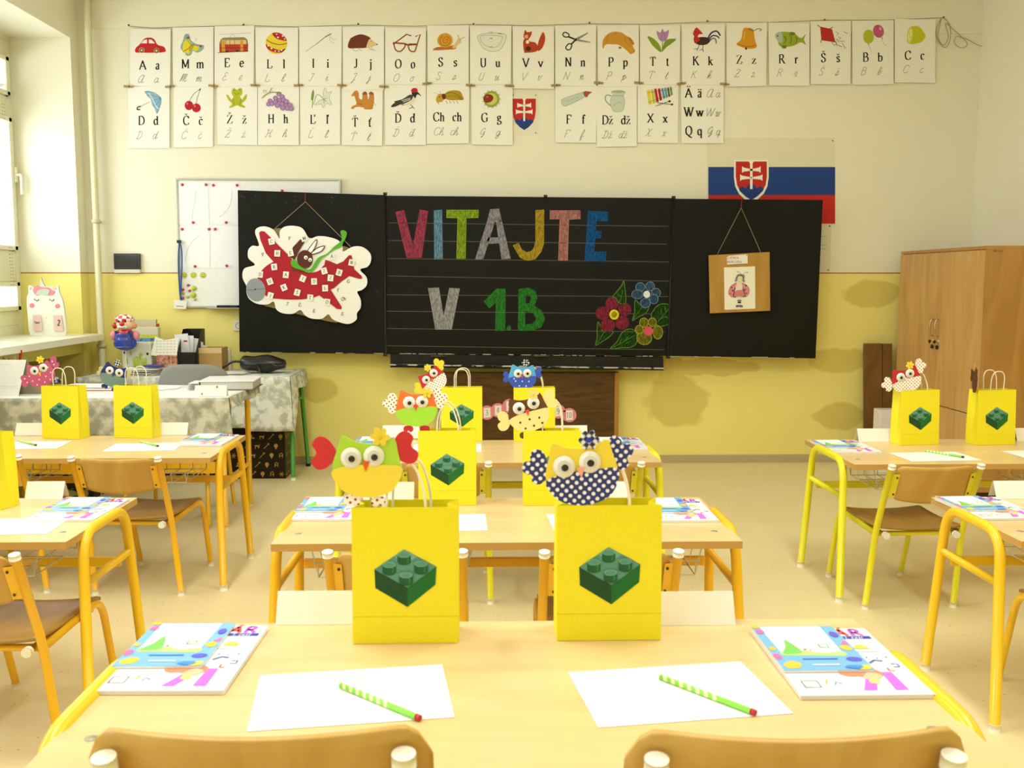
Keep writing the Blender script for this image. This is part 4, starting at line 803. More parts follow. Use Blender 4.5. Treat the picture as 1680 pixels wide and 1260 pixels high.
d = Dr(lambda u, v: at(*K6(u, v), YA - .005) - h0, (0, -1, 0), step=.0006, base=.0016); d.ell(152, 708, 60, 73, '#92989e', R(-12)); d.z += .0006; d.line([(95, 710), (150, 706), (212, 700)], 2, '#555'); d.ell(149, 706, 5, 5, '#222'); d.build('propeller', hp)
LT = [('C', 250, 405, 1), ('H', 286, 480, 1), ('R', 267, 565, 1), ('D', 178, 612, 1), ('A', 340, 614, 1), ('U', 240, 656, 1), ('K', 328, 694, 1), ('J', 243, 745, 1), ('M', 455, 386, 1), ('E', 369, 478, 1), ('I', 446, 638, 1), ('D', 517, 656, 1), ('S', 411, 725, 1), ('L', 586, 698, 1), ('T', 492, 758, 1), ('Z', 580, 590, 1), ('Z', 620, 634, 1), ('B', 674, 600, 1), ('Á', 628, 500, 1), ('N', 752, 538, 1), ('O', 598, 785, 1), ('P', 196, 488, 0), ('Y', 362, 386, 0), ('G', 732, 655, 0), ('F', 668, 710, 0), ('Ch', 700, 765, 0), ('T', 350, 797, 0), ('Č', 428, 803, 0), ('E', 517, 840, 0), ('S', 694, 858, 0)]
rn = random.Random(3)
for ch, x, y, bg_ in LT:
    an = rn.uniform(-.4, .4); ca, sa = math.cos(an), math.sin(an)
    d = Dr(lambda u, v: at(*K6(x + u * ca - v * sa, y + u * sa + v * ca), YA - .009) - h0, (0, -1, 0), step=.0005, base=.001)
    if bg_: d.poly(P2('-18,-20 18,-20 18,20 -18,20'), '#f4f4ee')
    text(d, ch, 0, 10, 21, '#34343a', dirn=-1); o = d.build('letter_square' if bg_ else 'letter_mark', hp)
MB().tube([at(462 / 3.82 + 380, 331, YA) - h0, at(380 + 270 / 3.82, 290 + 325 / 3.82, YA) - h0], .0018, mat('#b0a074'), 5).tube([at(462 / 3.82 + 380, 331, YA) - h0, at(380 + 745 / 3.82, 290 + 437 / 3.82, YA) - h0], .0018, mat('#b0a074'), 5).tube([at(501, 316, YA) - h0, at(501, 332, YA) - h0], .003, mat('#8a2438'), 6).build('hanging_string', hp)
# ladybird picture on the right wing
K9 = SX((1155, 405), 10.5); g0 = at(1216, 338, YA)
lb = thing('ladybird_picture', 'cardboard square with a drawing of a child in ladybird costume, hung on the right wing', 'hanging picture', tuple(g0))
slab(lb, 'cardboard_back', '80,145 1130,88 1140,1100 102,1145', wood('#b88c44', '#a87e3a', (8, 1, 1), .8, 2, .2), YA, .006, K9, False, g0, '#8a6a34')
slab(lb, 'drawing_sheet', '345,355 880,335 885,1065 355,1085', mat('#f1eedc', .7), YA - .0025, .002, K9, False, g0)
slab(lb, 'name_slip', '395,155 752,128 754,285 398,305', mat('#f0ebe0', .7), YA - .0025, .002, K9, False, g0)
d = Dr(lambda u, v: at(*K9(u, v), YA - .003) - g0, (0, -1, 0), step=.0003)
d.dsl('b#d88a90 560,620 470,670 420,760 430,830 510,868 540,700;b#d88a90 655,620 740,670 785,740 770,820 700,860 650,700;c#333 5 560,620 470,670 424,755;c#333 5 655,620 740,665 785,740;ek 475,700 12,12;ek 492,755 12,12;ek 450,803 11,9;ek 722,665 14,14;ek 703,738 12,12;ek 730,800 11,9;ck 12 535,700 515,780 505,850 545,872;ck 12 655,690 690,780 705,845 665,862;b#ecd8cc 560,640 600,625 650,640 655,740 560,745;b#d07c84 545,760 660,750 690,850 520,850;l#e6dcc8 22 590,855 595,920;l#e6dcc8 22 615,855 615,920;pk 572,915 640,915 632,968 580,968;lw 6 575,935 638,935;b#555 548,1010 590,1000 600,1030 550,1035;b#555 612,1000 660,1010 662,1035 610,1032;b#777 560,500 610,470 690,490 685,560 700,600 665,595 660,530 600,500 575,540 550,595 530,590;b#ecdcb8 575,530 610,505 655,520 650,580 610,600 580,580;ek 596,546 6,4;ek 634,550 6,4;c#555 4 635,480 610,440 580,430;c#555 4 670,480 700,440 740,438;e#555 575,430 12,6;e#555 742,440 12,6')
d.build('ladybird_drawing', lb)
d = Dr(lambda u, v: at(*K9(u, v), YA - .003) - g0, (0, -1, 0)); text(d, 'LIENKA', 505, 208, 42, '#9a4a60', 'sans', .1, 11, dirn=-1); text(d, 'NARCISKA', 525, 278, 40, '#7a4a80', 'sans', .1, 11, dirn=-1); d.ell(405, 160, 10, 10, '#d04040'); d.ell(735, 143, 10, 10, '#d04040'); d.build('name_writing', lb)
MB().tube([at(1216, 341, YA) - g0, at(*K9(230, 128), YA) - g0], .0015, mat('#b0a074'), 5).tube([at(1216, 341, YA) - g0, at(*K9(975, 90), YA) - g0], .0015, mat('#b0a074'), 5).tube([at(1217, 326, YA) - g0, at(1216, 342, YA) - g0], .003, mat('#8a2438'), 6).build('hanging_string', lb)
# ================================================================ school desks and chairs
TOP = wood('#dcbc84', '#e4c892', (.7, 5, 5), .3, 2.2, 1.2, .45); EDGE = mat('#c79c58', .4)
OR, LE, OY = mat('#f5bd20', .28, 0, .5), mat('#ece428', .28, 0, .5), mat('#f5c824', .28, 0, .5)
WHT = mat('#f2f0e2', .4); WIRE = mat('#dcdccf', .35, .2)
PLY = wood('#c49a4c', '#d2ac62', (5, 1, 1.4), .4, 1.6, 1.2, .4); SEAT = wood('#9c7634', '#ae8644', (4, 1, 1), .35, 2, 1.2, .5)
PLYE = mat('#dcb870', .4)
def desk(x0, x1, yf, yb, h, m, label):
    W_, D_ = x1 - x0, yb - yf
    t = thing('school_desk', label, 'desk', ((x0 + x1) / 2, yf, 0), 0, 'school desks')
    hx = W_ / 2
    MB().box((-hx, 0, h - .022), (hx, D_, h - .0012), EDGE).box((-hx, 0, h - .0012), (hx, D_, h), TOP).build('tabletop', t, bevel=.0015)
    for s in (-1, 1):
        X = s * (hx + .004)
        f = MB(); A = D_ * .05; B_ = D_ * .90
        f.tube(fillet([(X + s * .022, A + .015, .012), (X, A + .075, h - .004), (X, B_ - .075, h - .004), (X + s * .022, B_ - .01, .012)], .085, 7), .0155, m, 12)
        za = .70 * h + .02
        f.tube([(X + s * .004, A + .055, za), (X + s * .004, B_ - .06, za)], .0125, m, 10)
        f.build('side_frame', t)
        for y in (A + .015, B_ - .01): MB().tube([(X + s * .022, y, 0), (X + s * .022, y, .022)], .017, WHT, 12).build('foot_cap', t)
    MB().box((-hx + .01, B_ - .09, .66 * h), (hx - .01, B_ - .07, .66 * h + .03), m).build('crossbar', t, bevel=.003)
    for s in (-1, 1):
        b = MB(); bx0, bx1 = (.10, hx - .10) if s > 0 else (-hx + .10, -.10); by0, by1 = .06, .36; zb_, zt_ = h - .115, h - .025
        r_ = .0022
        for y in (by0, by1): b.tube([(bx0, y, zt_), (bx0 + .02, y, zb_), (bx1 - .02, y, zb_), (bx1, y, zt_)], r_, WIRE, 5)
        for y in (by0 + .10, by0 + .2): b.tube([(bx0, y, zt_), (bx0 + .02, y, zb_), (bx1 - .02, y, zb_), (bx1, y, zt_)], r_, WIRE, 5)
        n = 8
        for k in range(n):
            x = bx0 + .02 + (bx1 - bx0 - .04) * k / (n - 1)
            b.tube([(x, by0 - .01, zb_ + .045), (x, by0, zb_), (x, by1, zb_), (x, by1 + .005, zt_)], r_, WIRE, 5)
        b.tube([(bx0, by0, zt_), (bx0, by1, zt_)], r_, WIRE, 5).tube([(bx1, by0, zt_), (bx1, by1, zt_)], r_, WIRE, 5)
        b.tube([(bx0 + .01, by0 - .01, zb_ + .045), (bx1 - .01, by0 - .01, zb_ + .045)], r_, WIRE, 5)
        b.build('wire_basket', t)
    for sx in (-1, 1):
        MB().lathe([(0, .0006), (.010, .0006), (.010, 0)], (sx * (hx - .055), .13 if h > .6 else .11, h), mat('#a8a490', .4, .4), 14).build('screw_cover', t)
    return t
def chair(x, y, rz, m, label, k=1.0, wide=False, kz=1.0):
    """origin on the floor under the back posts; +y is towards the desk"""
    t = thing('school_chair', label, 'chair', (x, y, 0), rz, 'school chairs')
    V3 = lambda a, b, c: (a * k, b * k, c * kz)
    for s in (-1, 1):
        f = MB(); f.tube(fillet([V3(s * .172, 0, .60), V3(s * .172, .115, .335), V3(s * .180, .17, .015)], .06 * k), .0125 * k, m, 12)
        f.build('back_leg', t)
        g = MB(); g.tube(fillet([V3(s * .170, .125, .318), V3(s * .166, .50, .332), V3(s * .162, .60, .015)], .075 * k, 7), .0115 * k, m, 12); g.build('front_leg', t)
        for pa, pb, rr_ in (((s * .172, -.003, .597), (s * .172, -.006, .611), .0145), ((s * .180, .17, 0), (s * .180, .17, .02), .014), ((s * .162, .60, 0), (s * .162, .60, .02), .014), ((s * .140, .105, .316), (s * .140, .088, .316), .014)):
            MB().tube([V3(*pa), V3(*pb)], rr_ * k, WHT, 14).build('plastic_cap', t)
    MB().tube([V3(-.17, .13, .316), V3(.17, .13, .316)], .010 * k, m, 10).build('seat_rail', t); MB().tube([V3(-.166, .44, .318), V3(.166, .44, .318)], .010 * k, m, 10).build('seat_rail', t)
    for s in (-1, 1): MB().tube([V3(s * .14, .09, .316), V3(s * .14, .46, .318)], .009 * k, m, 8).build('seat_runner', t)
    def sf(u, v):
        a = u * 2 - 1; X = a * .166; Y = .105 + v * .395; Z = .337 + .012 * a * a - .010 * math.sin(v * math.pi) - (max(0, v - .85) / .15) ** 2 * .018
        return V3(X, Y, Z)
    s_ = MB(); s_.grid(sf, 14, 14, SEAT); s_.build('seat', t, solid=.010 * k, off=0)
    w_ = .203 if wide else .155; h0, h1 = (.455, .632) if wide else (.455, .607); yo = .034 if wide else .006
    bow = .034 if wide else .030
    rc = .05
    def bf(u, v):
        a = u * 2 - 1
        zz = h0 + (h1 - h0) * v
        # rounded corners
        e = max(0, abs(a) - .80) / .20; lo = h0 + .035 * e ** 2.2 * 1.1 + (0 if not wide else 0) + .02 * abs(a) ** 2; hi = h1 - .035 * e ** 2.6 - .004 * (1 - a * a)
        zz = lo + (hi - lo) * v
        yy = (.60 - zz) / .265 * .115 + yo - bow * (1 - a * a)
        return V3(a * w_, yy, zz)
    b = MB(); b.grid(bf, 28, 10, PLY); b.build('backrest', t, solid=.009 * k, off=0)
    for s in (-1, 1):
        br = MB(); px_ = s * (.172 if wide else .150)
        z0_, z1_ = .478, .575
        yb_ = lambda z: (.60 - z) / .265 * .115
        if wide: 
            pass
        else:
            br.hexa([V3(s * .172, yb_(z0_) - .003, z0_), V3(s * .138, yb_(z0_) - .012, z0_), V3(s * .138, yb_(z0_) - .008, z0_), V3(s * .172, yb_(z0_) + .002, z0_)],
                    [V3(s * .172, yb_(z1_) - .003, z1_), V3(s * .138, yb_(z1_) - .012, z1_), V3(s * .138, yb_(z1_) - .008, z1_), V3(s * .172, yb_(z1_) + .002, z1_)], m)
            o = br.build('bracket', t)
            sc_ = MB()
            for z in (z0_ + .014, z1_ - .014): sc_.ell(V3(s * .146, yb_(z) - .013, z), (.004 * k, .0025 * k, .004 * k), mat('#4a4030', .4, .5), 8, 6)
            sc_.build('screw', o)
    return t
def edge(xl, xr, y, h): return on(xl, y, h).x, on(xr, y, h).x, (on(xl, y, h).y + on(xr, y, h).y) / 2
H = .574
h1 = .66
xa, xb, _ = edge(112, 1582, 1184, h1); yb = on(840, 1019, h1).y
desk(xa, xb, yb - .60, yb, h1, OY, 'school desk nearest the camera, with two large chair backs before it')
xa2, xb2, yf2 = edge(446, 1221, 890, H); yb2 = yf2 + .57
desk(xa2, xb2, yf2, yb2, H, OR, 'second school desk of the middle column, orange frame')
xr3, yf3 = on(1086, 758, H).x, on(1086, 758, H).y; yb3 = yf3 + .57
desk(xr3 - 1.30, xr3, yf3, yb3, H, LE, 'school desk of the middle column closest to the blackboard, lemon frame')
xlA, yfA = on(345, 751, H).x, on(345, 751, H).y
desk(xlA - 1.30, xlA, yfA, yfA + .60, H, OR, 'school desk in the left column directly before the teacher desk')
xlB, yfB = on(108, 889, H).x, on(108, 889, H).y
desk(xlB - 1.30, xlB, yfB, yfB + .57, H, OY, 'school desk cut by the left edge, behind a near chair')
xrA, yfA2 = on(1402, 762, H).x, on(1402, 762, H).y
desk(xrA, xrA + 1.30, yfA2, yfA2 + .62, H, LE, 'school desk in the right column before the tall cupboard, lemon frame')
xrB, yfB2 = on(1676, 888, H).x, on(1676, 888, H).y
desk(xrB, xrB + 1.30, yfB2, yfB2 + .57, H, OY, 'nearer school desk in the right column, cut by the right edge')
CHAIRS = []
def chair_px(pl, pr, y, z, m, label, rz=0, k=1.0, wide=False, kz=1.0):
    a, b = on(pl, y, z), on(pr, y, z); c = (a + b) / 2
    return chair(c.x, c.y, rz, m, label, k, wide, kz)
chair_px(178, 660, 1240, .760, OR, 'large wooden chair back at lower left, cut by the bottom edge', 0, .985, True, 1.25)
chair_px(1083, 1556, 1243, .760, OR, 'large wooden chair back at lower right, cut by the bottom edge', 0, .985, True, 1.25)
chair_px(537, 760, 907, .605, OR, 'school chair behind the front green owl bag, at the second middle desk')
chair_px(894, 1112, 907, .605, OR, 'school chair behind the front polka dot owl bag, at the second middle desk')
chair_px(656.6, 798, 761, .605, LE, 'lemon school chair at the far middle desk, behind the orange owl bag')
chair_px(907, 1049, 761, .605, LE, 'lemon school chair at the far middle desk, behind the brown owl bag')
chair_px(113, 264, 752, .605, OR, 'school chair with wooden back fully visible in the left column', R(-3))
chair_px(-118, 35, 750, .605, OR, 'school chair cut by the left edge, at the far left desk')
a = on(55, 1062, .337)
chair(-1.20 - .17, 2.50, R(-2), OR, 'nearest school chair on the left, cut by the left edge')
chair_px(1461, 1611, 765, .605, LE, 'lemon school chair at the far right desk, its wooden back fully visible', R(2))
chair(1.83, 2.50, 0, OY, 'school chair at the nearer right desk, only a front leg in view')
# ================================================================ yellow paper bags
BAGM = mat('#f1e424', .5, 0, .35); BAGI = mat('#d8bc14', .6)
GR = dict(T='#5c9484', T2='#78a89a', Lf='#1c4a26', Rt='#1c6a2c', S='#1f5c34', S2='#6ea694', D='#123c1c')
def bag(x, y, z, rz, label, hnd='up', w=.186, h=.243, dp=.085):
    t = thing('paper_bag', label, 'paper bag', (x, y, z), rz, 'yellow paper gift bags')
    b = MB(); hw = w / 2; i_ = .012
    # front, back, gusseted sides, bottom ; origin = middle of the front bottom edge, bag extends to +y
    fr = lambda u, v: (-hw + w * u, .010 * v, h * v)
    bk = lambda u, v: (-hw + w * u, dp - .012 * v * v, h * v)
    b.grid(fr, 6, 10, BAGM, False); b.grid(bk, 6, 6, BAGM, False)
    for s in (-1, 1):
        def sd(u, v, s=s):
            y_ = .010 * v + (dp - .012 * v * v - .010 * v) * u
            return (s * (hw - i_ * 1.6 * v * (1 - abs(2 * u - 1))), y_, h * v)
        b.grid(sd, 4, 6, BAGM, False)
    b.add([(-hw, 0, 0), (hw, 0, 0), (hw, dp, 0), (-hw, dp, 0)], [(0, 1, 2, 3)], BAGM)
    b.build('bag_body', t, solid=.0006, off=0)
    fold = MB(); fold.box((-hw + .0005, .0012, .048), (hw - .0005, .003, .0486), mat('#dcc418', .6)); fold.build('bottom_fold', t)
    # printed building brick
    K = .000215
    def fn(u, v):                     # crop units, origin at bag's left bottom front corner
        X, Z = (u - 89) * K - hw, (924 - v) * K
        vv = Z / h; uu = (X + hw) / w
        return (X, .010 * vv, Z)
    d = Dr(fn, (0, -1, 0), step=.00012, base=.0009)
    d.poly(P2('272,305 515,140 778,285 540,460'), GR['T']); d.poly(P2('272,305 540,460 540,620 278,460'), GR['Lf']); d.poly(P2('540,460 778,285 770,435 540,620'), GR['Rt'])
    d.poly(P2('430,200 515,140 620,198 540,260'), GR['T2'])
    for cx, cy in ((515, 183), (393, 265), (653, 258), (530, 350)):
        d.ell(cx, cy + 62, 55, 26, GR['D']); d.poly([(cx - 55, cy), (cx + 55, cy), (cx + 55, cy + 58), (cx - 55, cy + 58)], GR['S']); d.ell(cx, cy + 58, 55, 26, GR['S']); d.ell(cx, cy, 55, 27, GR['S2']); d.ell(cx, cy + 2, 44, 19, GR['T'])
        d.poly([(cx + 22, cy + 28), (cx + 40, cy + 22), (cx + 40, cy + 66), (cx + 22, cy + 72)], '#2c7a48')
    d.build('brick_print', t)
    hm = mat('#f0e8cc', .7)
    for q, yy in ((0, .013), (1, dp - .016)):
        hs = .032
        if hnd == 'up': pts = [(-hs, 0, h - .045), (-hs, 0, h + .01), (-hs * .95, 0, h + .055), (-hs * .5, 0, h + .08), (hs * .5, 0, h + .08), (hs * .95, 0, h + .055), (hs, 0, h + .01), (hs, 0, h - .045)]; dy = .008 * (1 if q else -1)
        elif hnd == 'right': pts = [(-hs, 0, h - .045), (-hs, 0, h + .01), (-hs + .005, 0, h + .05), (-.01, .0, h + .085), (.016, 0, h + .07), (hs - .004, 0, h + .045), (hs + .004, 0, h + .01), (hs + .004, 0, h - .045)]; dy = .01
        elif hnd == 'lean': pts = [(-hs, 0, h - .045), (-hs, 0, h + .01), (-hs - .014, 0, h + .05), (-hs + .0, 0, h + .085), (hs - .022, 0, h + .088), (hs - .004, 0, h + .06), (hs, 0, h + .01), (hs, 0, h - .045)]; dy = .02
        P = [(p[0] + (.006 * q), yy + (0 if p[2] < h else dy * (p[2] - h) / .08), p[2]) for p in pts]
        MB().tube(crom(P, False, 6), .0024, hm, 8).build('handle', t)
    return t
def bag_px(pl, pr, py, z, label, rz=0, **k):
    a, b = on(pl, py, z), on(pr, py, z); c = (a + b) / 2
    return bag(c.x, c.y, z + .0008, rz, label, **k), c
Z1, Z2 = h1, H
B1 = bag_px(578, 753, 1056, Z1, 'yellow paper bag on the nearest desk, holding the green and yellow owl', hnd='right')
B2 = bag_px(911, 1087, 1051, Z1, 'yellow paper bag on the nearest desk, holding the blue polka dot owl', hnd='right')
B3 = bag_px(687, 781, 829.5, Z2, 'yellow paper bag on the second desk, beside the orange owl', hnd='right')
B4 = bag_px(859, 953, 829.5, Z2, 'yellow paper bag on the second desk, behind the polka dot owl', hnd='lean')
B5 = bag_px(724, 791, 724, Z2, 'yellow paper bag on the far middle desk, beside the tilted red owl', hnd='up')
B6 = bag_px(843, 911, 724, Z2, 'yellow paper bag on the far middle desk, under the bright blue owl', hnd='right')
B7 = bag_px(66, 133, 720, Z2, 'yellow paper bag with the pink owl, far left desk', R(-11), hnd='up')
B8 = bag_px(185, 252, 719, Z2, 'yellow paper bag with the navy owl, far left desk', R(-9), hnd='up')
B9 = bag_px(-90, 10, 835, Z2, 'yellow paper bag cut by the left edge', R(-14), hnd='up')
B10 = bag_px(1474, 1543, 730, Z2, 'yellow paper bag with the red owl, far right desk', R(8), hnd='right')
B11 = bag_px(1599, 1669, 730, Z2, 'yellow paper bag with the brown owl seen edge-on, far right desk', R(8), hnd='up')
# ================================================================ cut-paper owls
def dotted(h1, h2, sc_, r_, rot=0.6, axis='xz'):
    k = ('dot', h1, h2, sc_, r_)
    if k in MATS: return MATS[k]
    m, t, b = newmat('dotted paper'); L = t.links.new
    tc = nd(t, 'ShaderNodeTexCoord'); mp = nd(t, 'ShaderNodeMapping'); mp.inputs['Scale'].default_value = (sc_,) * 3; mp.inputs['Rotation'].default_value = (0, rot, 0)
    fr = nd(t, 'ShaderNodeVectorMath', operation='FRACTION'); sb = nd(t, 'ShaderNodeVectorMath', operation='SUBTRACT'); sb.inputs[1].default_value = (.5, .5, .5)
    ml = nd(t, 'ShaderNodeVectorMath', operation='MULTIPLY'); ml.inputs[1].default_value = (1, 0, 1); ln_ = nd(t, 'ShaderNodeVectorMath', operation='LENGTH')
    lt = nd(t, 'ShaderNodeMath', operation='LESS_THAN'); lt.inputs[1].default_value = r_; mx = nd(t, 'ShaderNodeMix', data_type='RGBA'); mx.inputs[6].default_value = lin(h1); mx.inputs[7].default_value = lin(h2)
    L(tc.outputs['Object'], mp.inputs[0]); L(mp.outputs[0], fr.inputs[0]); L(fr.outputs[0], sb.inputs[0]); L(sb.outputs[0], ml.inputs[0]); L(ml.outputs[0], ln_.inputs[0]); L(ln_.outputs['Value'], lt.inputs[0]); L(lt.outputs[0], mx.inputs[0]); L(mx.outputs[2], b.inputs['Base Color'])
    b.inputs['Roughness'].default_value = .6
    MATS[k] = m; return m
BODY = [(-.78, .94), (-.42, .80), (0, .74), (.42, .80), (.78, .94), (.92, .50), (1.04, .0), (.93, -.43), (.60, -.75), (0, -.89), (-.60, -.75), (-.93, -.43), (-1.04, 0), (-.92, .50)]
BELLY = [(-1.03, -.12), (-.5, .06), (0, .10), (.5, .12), (1.04, .08), (.95, -.42), (.62, -.76), (0, -.90), (-.62, -.76), (-.95, -.43)]
def flower(r1, r2, n=5):
    return [((r1 + (r2 - r1) * abs(math.cos(n * a / 2)) ** .6) * math.cos(a), (r1 + (r2 - r1) * abs(math.cos(n * a / 2)) ** .6) * math.sin(a)) for a in [2 * math.pi * i / 40 for i in range(40)]]
WINGS = {'heart': [(-.28, .12), (-.02, .44), (.26, .50), (.44, .26), (.30, .0), (.44, -.26), (.26, -.50), (-.02, -.44), (-.28, -.12)], 'clover': [(-.22, .22), (-.12, .46), (.12, .52), (.26, .34), (.24, .20), (.44, .16), (.52, -.06), (.38, -.22), (.26, -.22), (.24, -.44), (.04, -.54), (-.16, -.40), (-.26, -.1)], 'round': [(-.15, .36), (.10, .50), (.34, .38), (.34, .12), (.26, .0), (.44, -.14), (.38, -.42), (.12, -.50), (-.12, -.34), (-.24, 0)]}
def owl(px, py, Y, r, rot, label, top, belly, wing, flw, beak, eye=(.315, '#f6f6f0'), wings=(((-1.18, .25), 0, 1), ((1.08, .58), 12, 1)), shape='heart', fpos=(.38, 1.12), feet=None, yaw=0, back=None, stick=None, eyes=((-.42, .38), (.36, .50)), ws=1.0, dots=None):
    """px,py: where the owl's middle is seen; Y: its distance; r: half width in metres"""
    c = at(px, py, Y)
    t = thing('paper_owl', label, 'paper owl', tuple(c), 0, 'cut paper owls in the bags', rot=(0, -R(rot), yaw))
    th = .0022
    def cut(name, pts, m, layer, par=t, smooth=True, ctr=(0, 0), a=0, s=1.0, side=None, n=4):
        ca, sa = math.cos(a), math.sin(a)
        if smooth: pts = [(p.x, p.y) for p in crom([(x, y, 0) for x, y in pts], True, n)]
        P = [((ctr[0] + (x * ca - y * sa) * s) * r, -layer * th * .9, (ctr[1] + (x * sa + y * ca) * s) * r) for x, y in pts]
        return MB().prism(P, (0, th, 0), M(m), M(side) if side else None).build(name, par)
    cut('body', BODY, top, 0)
    cut('belly', BELLY, belly, 1)
    for i, ((wx, wy), a, mir) in enumerate(wings):
        sg = -1 if wx < 0 else 1
        pts = [(x * sg, y) for x, y in WINGS[shape]]
        if sg < 0: pts = pts[::-1]
        cut('wing', pts, wing, -1, ctr=(wx, wy), a=R(a), s=ws)
    for ex, ey in eyes:
        e = MB(); e.lathe([(0, -.0016), (eye[0] * r, -.0012), (eye[0] * r, .0004), (0, .0004)], (ex * r, -th * 1.15, ey * r), M(eye[1]), 22, 'y')
        # lathe along y turns z into +y; flip handled by symmetric profile
        o = e.build('eye', t)
        p = MB(); p.ell((ex * r + .02 * r, -th * 1.15 - .0018, ey * r - .03 * r), (.105 * r, .0016, .105 * r), mat('#1c1c20', .2, 0, .6), 14, 8); p.build('pupil', o)
        g = MB(); g.ell((ex * r, -th * 1.15 - .0012, ey * r - .01 * r), (.2 * r, .0006, .2 * r), mat('#dcdcd6', .5), 14, 6); g.build('eye_disc', o)
    cut('beak', [(-.12, .12), (.12, .12), (0, -.20)], beak, 2, smooth=False, ctr=(-.03, .10))
    if flw:
        fm, cm = flw; f = cut('flower', flower(.14, .30, 6 if len(flower(1, 1)) else 5), fm, 2, ctr=fpos, smooth=False)
        MB().ell((fpos[0] * r, -th * 2.2, fpos[1] * r), (.08 * r, .0016, .08 * r), M(cm), 10, 6).build('flower_centre', f)
    if feet:
        for sx in (-.42, .42): cut('foot', [(-.22, .1), (0, .16), (.22, .1), (.24, -.1), (.1, -.18), (0, -.1), (-.1, -.18), (-.24, -.1)], feet, -1, ctr=(sx, -1.02))
    if dots:
        d = Dr(lambda u, v: (u * r, 0, v * r), (0, -1, 0), base=th * .9 + .0006)
        for x, y in dots[1]: d.ell(x, y, .055, .055, dots[0], n=10)
        d.build('dots', t)
    if stick:
        bx, bz = stick       # foot of the stick in the bag, local metres
        MB().tube([(0, .0045, -.3 * r), (bx, .006, bz)], .002, mat('#d8b878', .7), 6).build('stick', t)
    return t
WD = dotted('#f6f4ec', '#a0182c', 95, .23); ND = dotted('#26327c', '#f0f0f4', 88, .30); GING = None
def gingham():
    m, t, b = newmat('gingham'); L = t.links.new
    tc = nd(t, 'ShaderNodeTexCoord'); a = nd(t, 'ShaderNodeTexWave', bands_direction='X', wave_profile='SIN'); a.inputs['Scale'].default_value = 30; c = nd(t, 'ShaderNodeTexWave', bands_direction='Z'); c.inputs['Scale'].default_value = 30
    ad = nd(t, 'ShaderNodeMath', operation='ADD'); cr = nd(t, 'ShaderNodeValToRGB'); cr.color_ramp.interpolation = 'CONSTANT'; cr.color_ramp.elements[0].color = lin('#1c1e36'); cr.color_ramp.elements[1].color = lin('#e8e8f0'); cr.color_ramp.elements[1].position = .62
    e = cr.color_ramp.elements.new(.4); e.color = lin('#7078a0'); dv = nd(t, 'ShaderNodeMath', operation='MULTIPLY'); dv.inputs[1].default_value = .5
    L(tc.outputs['Object'], a.inputs[0]); L(tc.outputs['Object'], c.inputs[0]); L(a.outputs[0], ad.inputs[0]); L(c.outputs[0], ad.inputs[1]); L(ad.outputs[0], dv.inputs[0]); L(dv.outputs[0], cr.inputs[0]); L(cr.outputs[0], b.inputs['Base Color'])
    return m
GING = gingham()
def ow(B, px, py, r, rot, label, *a, dy=.03, **k):
    Y = B[1].y + dy; c = at(px, py, Y); z0 = B[0].location.z + .05
    X0 = B[1].x
    k['stick'] = ((X0 - c.x) * .55 if abs(X0 - c.x) > .05 else (X0 - c.x) * .9, -(c.z - z0) * .9) if 'nostick' not in k else None
    k.pop('nostick', None)
    # the stick is given in the tilted frame
    if k['stick']:
        sx, sz = k['stick']; q = R(rot); k['stick'] = (sx * math.cos(q) + sz * math.sin(q), -sx * math.sin(q) + sz * math.cos(q))
    return owl(px, py, Y, r, rot, label, *a, **k)
YF = ('#f2d848', '#e8c828')
ow(B1, 602, 768, .058, -3, 'large paper owl with lime head, yellow belly and red heart wings, front left bag', '#b4de44', '#f6de4a', '#d0343a', YF, '#e0641c', feet=WD, dy=.012, fpos=(.36, .98), eyes=((-.48, .30), (.20, .38)), wings=(((-1.24, .38), 0, 1), ((1.02, .62), 20, 1)))
ow(B2, 955, 778, .062, 4, 'large paper owl with yellow head and navy polka dot belly and wings, front right bag', '#f6dc48', ND, ND, (GING, '#3040c0'), '#f0b0a0', shape='clover', feet=None, dy=.012, fpos=(.25, .98), ws=.95, wings=(((-1.20, .30), 0, 1), ((1.02, .52), 15, 1)), eyes=((-.50, .26), (.24, .34)))
ow(B3, 683, 671, .063, 0, 'paper owl with orange head and lime belly left of a yellow bag, second desk', '#ee7838', '#a6e040', WD, YF, '#e0503c', feet='#c83038', dy=.012, fpos=(.55, .85), shape='clover', wings=(((-1.20, .30), 0, 1), ((1.10, .55), 10, 1)), eyes=((-.36, .34), (.30, .38)))
ow(B4, 867, 679, .063, 12, 'paper owl with brown head and cream dotted belly, second desk', '#6a4028', '#f0e69a', '#f0e69a', ('#f0dc80', '#e8cc60'), '#d8583c', shape='round', dy=.012, fpos=(.45, .95), feet='#6a4028', wings=(((-1.22, -.10), 0, 1), ((1.15, .52), 0, 1)), dots=('#4a3020', ((-.5, -.35), (0, -.28), (.5, -.3), (-.3, -.7), (.15, -.65), (.6, -.6))))
ow(B5, 711, 625, .058, 33, 'tilted paper owl with red head and dotted white belly, far middle desk', '#c43038', WD, '#f0d840', YF, '#e08030', dy=.012, fpos=(.2, 1.1), shape='clover', wings=(((-1.2, .1), 0, 1), ((1.0, .85), 0, 1)), feet='#f0d840')
ow(B6, 857, 619, .060, -2, 'paper owl with sky blue head and dark blue dotted belly, far middle desk', '#58aee8', '#3c58c0', '#3c58c0', (GING, '#333'), '#d04848', shape='heart', dy=.012, fpos=(.22, 1.08), ws=.8, wings=(((-1.12, -.02), 0, 1), ((1.12, .40), 0, 1)), eyes=((-.34, .28), (.36, .32)), dots=('#f0f0f8', ((-.5, -.3), (0, -.3), (.5, -.3), (-.62, -.02 - .1), (-.2, -.65), (.3, -.65))))
PK = '#c85c88'
